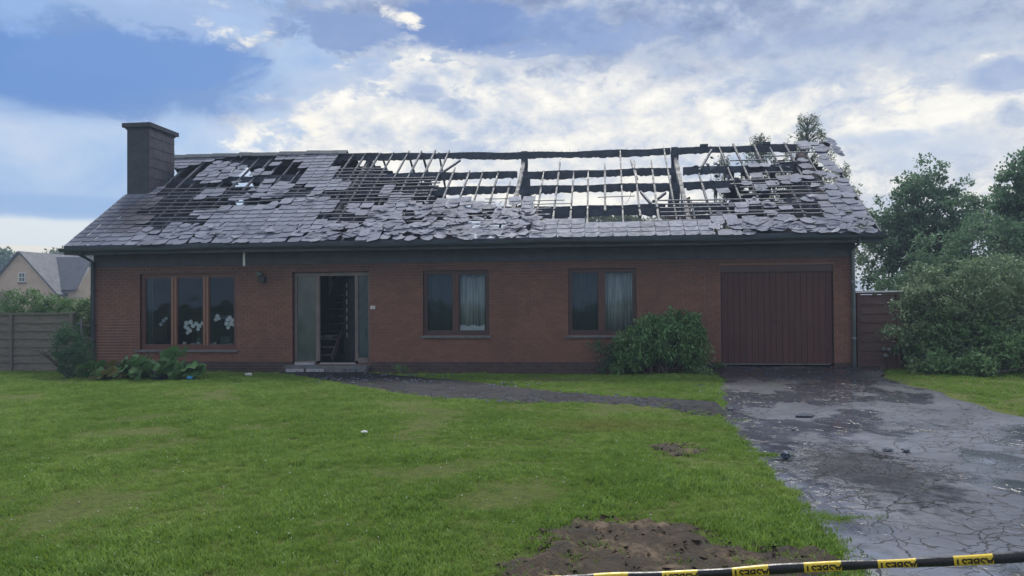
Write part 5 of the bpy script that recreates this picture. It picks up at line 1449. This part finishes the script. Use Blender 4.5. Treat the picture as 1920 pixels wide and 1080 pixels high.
# arching shrub with layered branches
Y4 = 0.5
blobs = [pb(1780, 560, Y4, 1.25, .6, 1.0), pb(1850, 520, Y4, 1.2, .55, 1.0), pb(1890, 610, Y4, 1.3, .75, 1.0), pb(1745, 610, Y4, .8, .72, .8), pb(1960, 560, Y4, 1.1, .85), pb(1715, 645, Y4-.5, .5, .5), pb(1740, 505, Y4+.6, .45, .28), pb(1800, 650, Y4, 1.2, .55), pb(1700, 585, Y4, .35, .3), pb(1770, 520, Y4, .6, .3), pb(1690, 610, Y4-.9, .4, .6, .35), pb(1705, 555, Y4-.4, .35, .3, .3)]
tree('arching_shrub', 'large grey-green arching shrub beside the garage fence', 'shrub', (blobs[2][0], Y4, -.2), blobs, 620, 60, .085, L_SHRUB, .07, (.15, .34), .5, droop=.25, flat=.45, shell=.35, stems=6, limbs=60, up=.8)
Y5 = -.2
def lowplant(px, py, w, h, y, label, n, size=.1, mat=L_LIGHT, per=40):
    b = on_y(px, py, y); g_ = ground_z(b[0], y)
    bl = [(b[0], y, g_+h*.5, w, w*.8, h*.5), (b[0]+rnd.uniform(-.3, .3)*w, y, g_+h*.8, w*.45, w*.4, h*.3)]
    return tree('leafy_shrub', label, 'shrub', (b[0], y, g_), bl, n, per, size, mat, .025, (.1, .22), .5, shell=.3, stems=4, limbs=20, up=.7)
lowplant(1765, 690, .62, 1.35, .2, 'upright light green shrub at driveway end, left of two', 90)
lowplant(1835, 690, .75, 1.3, .1, 'light green shrub at the foot of the arching shrub', 110)
lowplant(1900, 705, .8, .85, -.6, 'low light green shrub cut by the right edge', 90)
lowplant(1760, 700, .5, .4, -.5, 'ground-hugging broad-leaved shrub beside the grass verge', 40, .13)
lowplant(1690, 680, .45, .9, .6, 'shadowed shrub beside the brown fence', 60, .09, L_SHRUB)
lowplant(1835, 712, .4, .4, -1.1, 'small leafy clump at front edge of the right border', 36, .11)
# white-ish rose heads by the fence
for k, (px, py) in enumerate(((1657, 655), (1667, 656), (1660, 667))):
    c = on_y(px, py, 0.15); mb = MB(); mb.lathe((c[0], .15, c[2]-.05), [(.02, 0), (.06, .03), (.07, .06), (.03, .1)], 10); o = mb.build('faded_bloom', M_STONE, smooth=True)
    mb2 = MB(); mb2.tube([(c[0], .15, c[2]-.05), (c[0]+.12, .3, -.15)], [.006, .008], 5); o2 = mb2.build('stalk', M_BARK, o)
    tag(o, ('pale faded bloom nearest the brown fence', 'pale faded bloom, right one of the upper pair', 'pale faded bloom hanging below the other two')[k], 'flower', 'faded blooms by the fence')
# bush at the window
YW = -.75
bb = on_y(1240, 690, YW)
blobs = [pb(1245, 635, YW, .85, .52, .5), pb(1275, 612, YW, .55, .4, .45), pb(1195, 650, YW, .55, .5, .4), pb(1225, 605, YW, .4, .25, .3), pb(1298, 650, YW, .35, .5, .35), pb(1165, 672, YW, .3, .3, .3), pb(1262, 590, YW, .25, .16, .2)]
tree('laurel_bush', 'dense green bush growing below the window left of the garage', 'bush', (bb[0], YW, -.2), blobs, 330, 46, .11, L_BUSH, .03, (.1, .2), .3, droop=.6, shell=.55, stems=6, limbs=40, up=.6, flat=.9)
YW2 = -.35
blobs = [pb(1150, 660, YW2, .35, .25, .3), pb(1125, 650, YW2, .3, .12, .2), pb(1180, 680, YW2, .4, .2, .3), pb(1135, 685, YW2, .25, .2, .2)]
tree('straggly_shrub', 'sparse dark straggly shrub left of the dense bush', 'shrub', (on_y(1150, 690, YW2)[0], YW2, -.2), blobs, 60, 24, .09, L_CONIFER, .015, (.1, .2), .3, shell=.3, stems=3, limbs=30)
# small weeds and creeping foliage
def weed(px, py, w, h, label, y, n=12, size=.05, mat=L_LIGHT):
    b = on_z(px, py, GZ-.04); g_ = ground_z(b[0], b[1])
    return tree('weed', label, 'weed', (b[0], b[1], g_), [(b[0], b[1], g_+h*.5, w, w*.6, h*.5)], n, 26, size, mat, .006, (.05, .1), .45, shell=.2, stems=2, limbs=8)
weed(748, 702, .22, .25, 'leafy weed sprouting against the dark plinth', -.5)
weed(1340, 698, .35, .22, 'low weed patch between bush and garage door', -.5, 26)
weed(1320, 706, .3, .12, 'flat weed patch with a red speck beside the driveway', -.9, 16)
# conifer at the left corner
cb = on_z(140, 708, GZ)
YC = float(cb[1])
blobs = [pb(128, 650, YC, .32, .42, .3), pb(145, 690, YC, .38, .3, .35), pb(122, 622, YC, .25, .22, .2), pb(160, 665, YC, .2, .3, .2)]
tree('conifer_shrub', 'feathery dark green conifer shrub at the left house corner', 'shrub', (cb[0], YC, -.2), blobs, 170, 60, .06, L_CONIFER, .03, (.08, .18), .22, shell=.4, stems=4, limbs=24, up=.1)
# hedge behind the fence
for (px, py, w, h, lab, mat, y) in ((45, 575, .75, .5, 'round bright green hedge shrub behind the left fence', L_LIGHT, 2.0), (105, 582, .6, .45, 'lower hedge shrub right of the bright round one', L_LIGHT, 2.2), (155, 590, .5, .45, 'hedge shrub with pale flowers next to the house corner', L_LIGHT, 2.4), (10, 592, .6, .35, 'hedge shrub at left picture edge behind the fence', L_SHRUB, 2.2)):
    b = pb(px, py, y, w, h)
    b2 = (b[0], b[1], (b[2]-.2)/2, w*.95, w*.7, (b[2]+.2)/2)
    tree('hedge_shrub', lab, 'shrub', (b[0], y, -.2), [b, b2], 150, 50, .08, mat, .04, (.12, .25), .5, shell=.4, stems=3, limbs=20, group='hedge shrubs behind the left fence')
# distant trees
def far(px, py, w, h, y, lab, n=120, per=30, size=.35, mat=L_FAR, cr=(.4, .9), group='distant trees behind the houses'):
    b = pb(px, py, y, w, h); return tree('distant_tree', lab, 'tree', (b[0], y, -.3), [b], n, per, size, mat, .2, cr, .6, shell=.3, limbs=20, group=group)
far(4, 505, 3.2, 2.4, 75, 'distant tree left of the cream gable', mat=L_TREE, cr=(.7, 1.3), size=.5)
far(140, 485, 4.4, 1.6, 95, 'distant tree peeping over the neighbour roof', cr=(.7, 1.3), size=.5)
far(1045, 424, 1.0, .9, 42, 'pale distant tree behind the bicycle wheel', size=.25, cr=(.3, .6))
far(1120, 425, 2.2, 1.3, 42, 'round distant tree seen through the middle of the frame', size=.25, cr=(.3, .6), n=150)
far(1180, 428, 1.5, 1.1, 42, 'distant tree seen just left of the broken rafter', size=.25, cr=(.3, .6))
far(1238, 424, .8, 1.3, 38, 'thin distant tree left of the right truss', size=.2, cr=(.25, .5), n=50)
for (px, w) in ((960, 3), (1050, 3.5), (1180, 3.5), (1280, 3)):
    pass
# birches behind the right end: drooping crowns
def birch(px, py, y, w, h, lab, n, grp='birches behind the bungalow'):
    b = on_y(px, py, y); base = (b[0], y, -.3); t = thing('birch_tree', lab, 'tree', base, grp)
    mb = MB(); limb(mb, base, (b[0], y, b[2]+h*.9), .12, .02, 8, .03, 6)
    cl = []
    for k in range(n):
        f_ = rnd.random(); z_ = b[2]-h+2*h*f_; R_ = w*(1-.75*f_**1.5); a = rnd.uniform(0, 2*pi); q = R_*rnd.random()**.5
        top = Vector((b[0]+q*cos(a), y+q*sin(a)*.7, z_+.25)); L_ = rnd.uniform(.4, .95)
        limb(mb, (b[0], y, z_-.2), top, .02, .006, 3, .15, 3)
        for m_ in range(int(L_/.09)): cl.append((top.x+rnd.gauss(0, .05)+q*cos(a)*.06*m_*.1, top.y+rnd.gauss(0, .05), top.z-m_*.09))
    V, F_, ti = leaves(cl, [.07]*len(cl), 7, .075, .55, 1.0, 0.3); link('crown', fast_mesh('crown', V, F_, L_BIRCH, ti), t)
    mb.build('trunk', M_BARK, t)
birch(1514, 285, 14, 1.35, 1.35, 'tall drooping birch above the right ridge end', 120)
birch(1425, 330, 13, 1.1, 1.5, 'birch seen through the burnt rafters, left of the tallest', 120)
birch(1580, 385, 12, .75, 1.4, 'birch with thin twigs poking past the right verge', 55)
birch(1360, 345, 15, .7, 1.2, 'thin birch seen right of the right-hand truss', 45)
YD = 16
blobs = [pb(1440, 410, YD, 2.2, 1.3), pb(1520, 390, YD, 2.0, 1.6), pb(1365, 428, YD, 1.2, .7), pb(1600, 440, YD, 1.6, 1.6)]
tree('garden_tree', 'green garden tree behind the right half of the roof frame', 'tree', (blobs[0][0], YD, -.3), blobs, 260, 45, .16, L_BIRCH, .15, (.25, .5), .5, shell=.2, limbs=40)

# ---- rhubarb-like plants by the left window: every big leaf its own part
def broad_leaf_mesh(sd):
    r_ = random.Random(sd); n = 14; P = [(0, 0, 0)]
    for i in range(n):
        a = 2*pi*i/n; R_ = .42*(1+.22*r_.uniform(-1, 1)); heart = .65+.35*min(1, abs((a-pi+pi) % (2*pi)-pi)/1.0) if False else 1
        x, y = R_*cos(a), R_*.82*sin(a); k = 1-.45*max(0, cos(a-pi))**6
        P.append((x*k+.12, y*k, .05*sin(a*4+r_.uniform(0, 1))+.03*abs(sin(a))-.10*max(0, cos(a))))
    mb = MB(); mb.poly(P, [(0, i+1, (i+1) % n+1) for i in range(n)]); return mb.mesh('leaf', L_BIG, True)
BL = [broad_leaf_mesh(k) for k in range(4)]
yl = BL[0].copy(); yl.materials[0] = L_YELLOW
def rhubarb(lab, spots, cx_px):
    b = on_z(cx_px, 712, GZ); t = thing('rhubarb_plant', lab, 'plant', (b[0], b[1]+.25, GZ-.03), 'broad-leaved plants under the left window')
    stems = MB()
    for (px, py, s_, dy, tiltx, yellow) in spots:
        c = on_y(px, py, b[1]+dy)
        if c[2] < GZ: c[2] = GZ+.03
        o = link('leaf', yl if yellow else rnd.choice(BL)); o.parent = t; o.matrix_parent_inverse = WI(t)
        o.matrix_basis = Matrix.Translation(Vector(c)) @ Euler((tiltx, rnd.uniform(-.25, .35), rnd.uniform(-2.8, .3))).to_matrix().to_4x4() @ Matrix.Scale(s_, 4)
        stems.tube([(b[0]+(c[0]-b[0])*.55, b[1]+.3, GZ-.03), (b[0]+(c[0]-b[0])*.9, b[1]+(dy*.8), (GZ+c[2])/2), tuple(c)], [.014, .012, .008], 5)
    stems.build('stalks', L_BIG, t)
rnd.seed(77)
s1 = [(rnd.uniform(165, 250), rnd.uniform(682, 708), rnd.uniform(.26, .42), rnd.uniform(.0, .5), rnd.uniform(.3, 1.1), rnd.random() < .15) for _ in range(40)]
s2 = [(rnd.uniform(230, 330), rnd.uniform(672, 704), rnd.uniform(.3, .46), rnd.uniform(.0, .5), rnd.uniform(.4, 1.1), False) for _ in range(42)]
s3 = [(rnd.uniform(300, 375), rnd.uniform(680, 708), rnd.uniform(.3, .44), rnd.uniform(.0, .5), rnd.uniform(.4, 1.2), False) for _ in range(32)]+[(318, 662, .42, .3, .9, False), (332, 661, .46, .3, 1.1, False), (348, 658, .36, .3, 1.2, False), (310, 668, .4, .25, .8, False), (325, 670, .4, .2, 1.1, False)]
rhubarb('low broad-leaved plant with a yellowing leaf near the corner downpipe', s1+[(190, 704, .36, .0, .6, True), (172, 706, .3, .0, .5, True)], 205)
rhubarb('broad-leaved plant of middling height under the left window', s2, 280)
rhubarb('tallest broad-leaved plant reaching the sill of the orchid window', s3, 340)

# ================================================================== HAZE (bluish volume added in place of the lens's veiling glare)
mb = MB(); mb.box(-130, 130, -45, 125, -2.6, 9.0)
hz = mb.build('haze', M_LAWN); hz.data.materials.clear()
hm = bpy.data.materials.new('haze'); hm.use_nodes = True; hm.node_tree.nodes.clear()
ho = hm.node_tree.nodes.new('ShaderNodeOutputMaterial'); hv = hm.node_tree.nodes.new('ShaderNodeVolumePrincipled')
hv.inputs['Color'].default_value = (0.62, 0.76, 1.0, 1); hv.inputs['Density'].default_value = 0.0019; hv.inputs['Anisotropy'].default_value = 0.3
hm.node_tree.links.new(hv.outputs[0], ho.inputs['Volume']); hz.data.materials.append(hm); tag(hz, kind='stuff')

# ================================================================== LITTER AND DEBRIS
def lump(name, px, py, s, m, lab, cat, sq=(1, 1, .6), z=GZ+.02):
    c = on_z(px, py, z); bm = bmesh.new(); bmesh.ops.create_icosphere(bm, subdivisions=2, radius=1)
    for v in bm.verts: v.co *= 1+rnd.uniform(-.22, .22)
    me = bpy.data.meshes.new(name); bm.to_mesh(me); bm.free()
    me.transform(Matrix.Translation((c[0], c[1], c[2]+s*sq[2]*.8)) @ Matrix.Diagonal((s*sq[0], s*sq[1], s*sq[2], 1))); me.materials.append(m)
    return tag(link(name, me), lab, cat)
lump('refuse_sack', 298, 715, .2, M_DARKBAG, 'crumpled dark plastic sack among the broad leaves', 'sack', (1, .8, .75), GZ-.05)
lump('blue_bag', 356, 711, .06, M_BLUEBAG, 'small bright blue plastic bag at the lawn edge', 'bag', (1, .8, .7))
lump('white_bag', 466, 705, .07, M_PORCELAIN, 'crumpled white bag by the plinth left of the step', 'bag', (1.3, .8, .6), GZ-.05)
lump('paper_scrap', 683, 811, .035, M_PORCELAIN, 'white paper scrap lying on the open lawn', 'paper', (1.3, .9, .4), GZ+.05)
lump('coal_lump', 1474, 860, .055, M_CHAR, 'black charred lump on driveway beside the grass tuft', 'debris', (1, .8, .8), GZ+.03)
def shard(px, py, s, lab, rz=.3, m=M_CHAR, up=.1):
    c = on_z(px, py, GZ+.03); Mx = Matrix.Translation((c[0], c[1], c[2]+.012)) @ Euler((up, .05, rz)).to_matrix().to_4x4()
    mb = MB(); o_ = [(-s, -s*.5), (s*.3, -s*.6), (s, -s*.1), (s*.6, s*.5), (-s*.5, s*.45)]; n = 5
    mb.poly([Mx @ Vector((a, b, .012)) for a, b in o_]+[Mx @ Vector((a, b, 0)) for a, b in o_], [tuple(range(n)), tuple(range(2*n-1, n-1, -1))]+[(i, i+n, (i+1) % n+n, (i+1) % n) for i in range(n)], tint=.3)
    return tag(mb.build('slate_shard', m), lab, 'debris', 'shards fallen on the driveway')
shard(1506, 780, .17, 'largest dark slate shard on upper middle of driveway')
shard(1368, 768, .08, 'dark shard at driveway edge near end of the path', 1.0)
shard(1663, 845, .07, 'dark shard left of two in the middle of the driveway', .2)
shard(1697, 846, .07, 'dark shard right of two in the middle of the driveway', .9)
shard(1487, 807, .04, 'tiny dark chip below the largest driveway shard', .5)
# uncountable chips
mb = MB()
def chips(n, x0, x1, y0, y1, s0, s1, zoff=.03):
    for _ in range(n):
        x, y = rnd.uniform(x0, x1), rnd.uniform(y0, y1); s_ = rnd.uniform(s0, s1); z = GZ+zoff+(0.09*max(0, min(1, (y+3)/3)) if x > 11.6 else 0)
        a = rnd.uniform(0, 6.28); ca, sa = cos(a)*s_, sin(a)*s_
        mb.poly([(x-ca, y-sa, z), (x+sa*.7, y-ca*.7, z), (x+ca, y+sa, z), (x-sa*.6, y+ca*.6, z), (x, y, z+s_*rnd.uniform(.3, .8))], [(0, 1, 4), (1, 2, 4), (2, 3, 4), (3, 0, 4)])
chips(500, DX0+.1, DX1-.1, -14.5, -.3, .004, .016)
chips(50, DX0+.1, DX0+.7, -8, -3, .01, .035)
chips(90, DX0+1.2, DX1, -2.8, -.3, .01, .05, .035)
for k_ in range(20): q = rnd.choice(Fp[8:]); w_ = rnd.choice(Bp[8:]); f_ = rnd.random(); xx, yy_ = q[0]*f_+w_[0]*(1-f_), q[1]*f_+w_[1]*(1-f_); chips(16, xx-.6, xx+.6, yy_-.3, yy_+.3, .01, .055, .03)
chips(60, 2.5, 6, -2.0, -.4, .015, .06, .03)
tag(mb.build('scattered_chips', M_CHAR), kind='stuff')
# clods on the soil patch
mb = MB()
for k, P in enumerate(SOIL):
    x0, x1 = min(p[0] for p in P), max(p[0] for p in P); y0, y1 = min(p[1] for p in P), max(p[1] for p in P)
    for _ in range(900 if k == 0 else 120):
        x, y = rnd.uniform(x0, x1), rnd.uniform(y0, y1)
        if not inpoly(x, y, P): continue
        s_ = rnd.uniform(.006, .03)*(1 if rnd.random() < .9 else 1.7)
        c = Vector((x, y, GZ+.02)); pr_ = [c+Vector((rnd.uniform(-1, 1), rnd.uniform(-1, 1), rnd.uniform(-.2, .9)))*s_ for _ in range(5)]
        mb.poly(pr_, [(0, 1, 2), (0, 2, 3), (0, 3, 4), (1, 2, 4), (2, 3, 4), (0, 1, 4)])
tag(mb.build('soil_clods', M_SOIL), kind='stuff')

# ================================================================== BARRIER TAPE
tp = thing('barrier_tape', 'black and yellow ASBEST barrier tape stretched across the foreground', 'tape', (11, -16.6, .85))
ctr = [(1405, 1070.5), (1542, 1063), (1681, 1055), (1823, 1048), (1920, 1044)]
A = ray(1405, 1070.5); B_ = ray(1920, 1044)
ZA, ZB = 2.05, 1.95
pA = Vector(_O+A*ZA); pB = Vector(_O+B_*ZB)
tdir = (pB-pA).normalized()
HWT = .0125
def tp_c(s):     # distance along the tape from pA
    p = pA+tdir*s; L_ = (pB-pA).length; q = s/L_
    p = p+Vector((0, 0, .0015*sin(s*9)))
    return p
side = tdir.cross(Vector((0, 0, 1))).normalized()     # towards or away from the camera
if side.dot(Vector((CX, CY, 0))-Vector((pA.x, pA.y, 0))) < 0: side = -side
upv = side.cross(tdir).normalized();  upv = upv if upv.z > 0 else -upv
def strip(mb, s0, s1, off, h0=1.0, n=8):
    """folded tape: front face, fold at the bottom, slack back face"""
    P = []
    prof = [(-.15, 1.0), (.55, .55), (.75, -.1), (.55, -.8), (.0, -1.0), (-.5, -.7), (-.6, .3)]
    K_ = len(prof)
    for i in range(n+1):
        s = s0+(s1-s0)*i/n; c = tp_c(s); w = 1+.10*sin(s*13)+.05*sin(s*31); tw = .12*sin(s*5)
        for (a, b) in prof:
            P.append(c+side*(a*.006+off*(1 if a > -.2 else -1)+tw*b*.004)+upv*(b*(HWT+off*.6)*w))
    F_ = [(i*K_+k, (i+1)*K_+k, (i+1)*K_+(k+1) % K_, i*K_+(k+1) % K_) for i in range(n) for k in range(K_)]
    mb.poly(P, F_)
period = 0.0
s_of = lambda px, py: float((np.array(_O+ray(px, py)*(ZA+(ZB-ZA)*(px-1405)/515))-np.array(pA)) @ np.array(tdir))
p0 = s_of(1507, 1065); p1_ = s_of(1577, 1061); p2 = s_of(1645, 1057)
period = p2-p0; plen = p1_-p0
mb = MB(); strip(mb, p0-period*9, p0+period*11, 0.0, n=260); mb.build('tape_band', M_BLACKP, tp, True)
camv = None
for k in range(-8, 11):
    s0 = p0+k*period
    mb = MB(); strip(mb, s0, s0+plen, .0007, n=10); yo = mb.build('yellow_panel', M_YELLOW, tp, True)
    c = tp_c(s0+plen/2)
    if -4 <= k <= 7:
        # lettering reads upside down, its upper half folded away below
        X = -tdir; Y = -upv; Zv = X.cross(Y)
        front_off = side*(.0052+.0014)
        cc = c+front_off+upv*(-HWT*.72+.0145)
        Mx = Matrix(((X.x, Y.x, Zv.x, cc.x), (X.y, Y.y, Zv.y, cc.y), (X.z, Y.z, Zv.z, cc.z), (0, 0, 0, 1)))
        text_mesh('lettering', 'ASBEST', .029, M_LETTER, yo, Mx, cut=.0135, extrude=.0003, offset=.0006)

bpy.data.objects['ground'].name = 'ground'
print('objects', len(bpy.data.objects), 'slates', len(slates), 'bricks', len(bricks), 'battens', nb_)
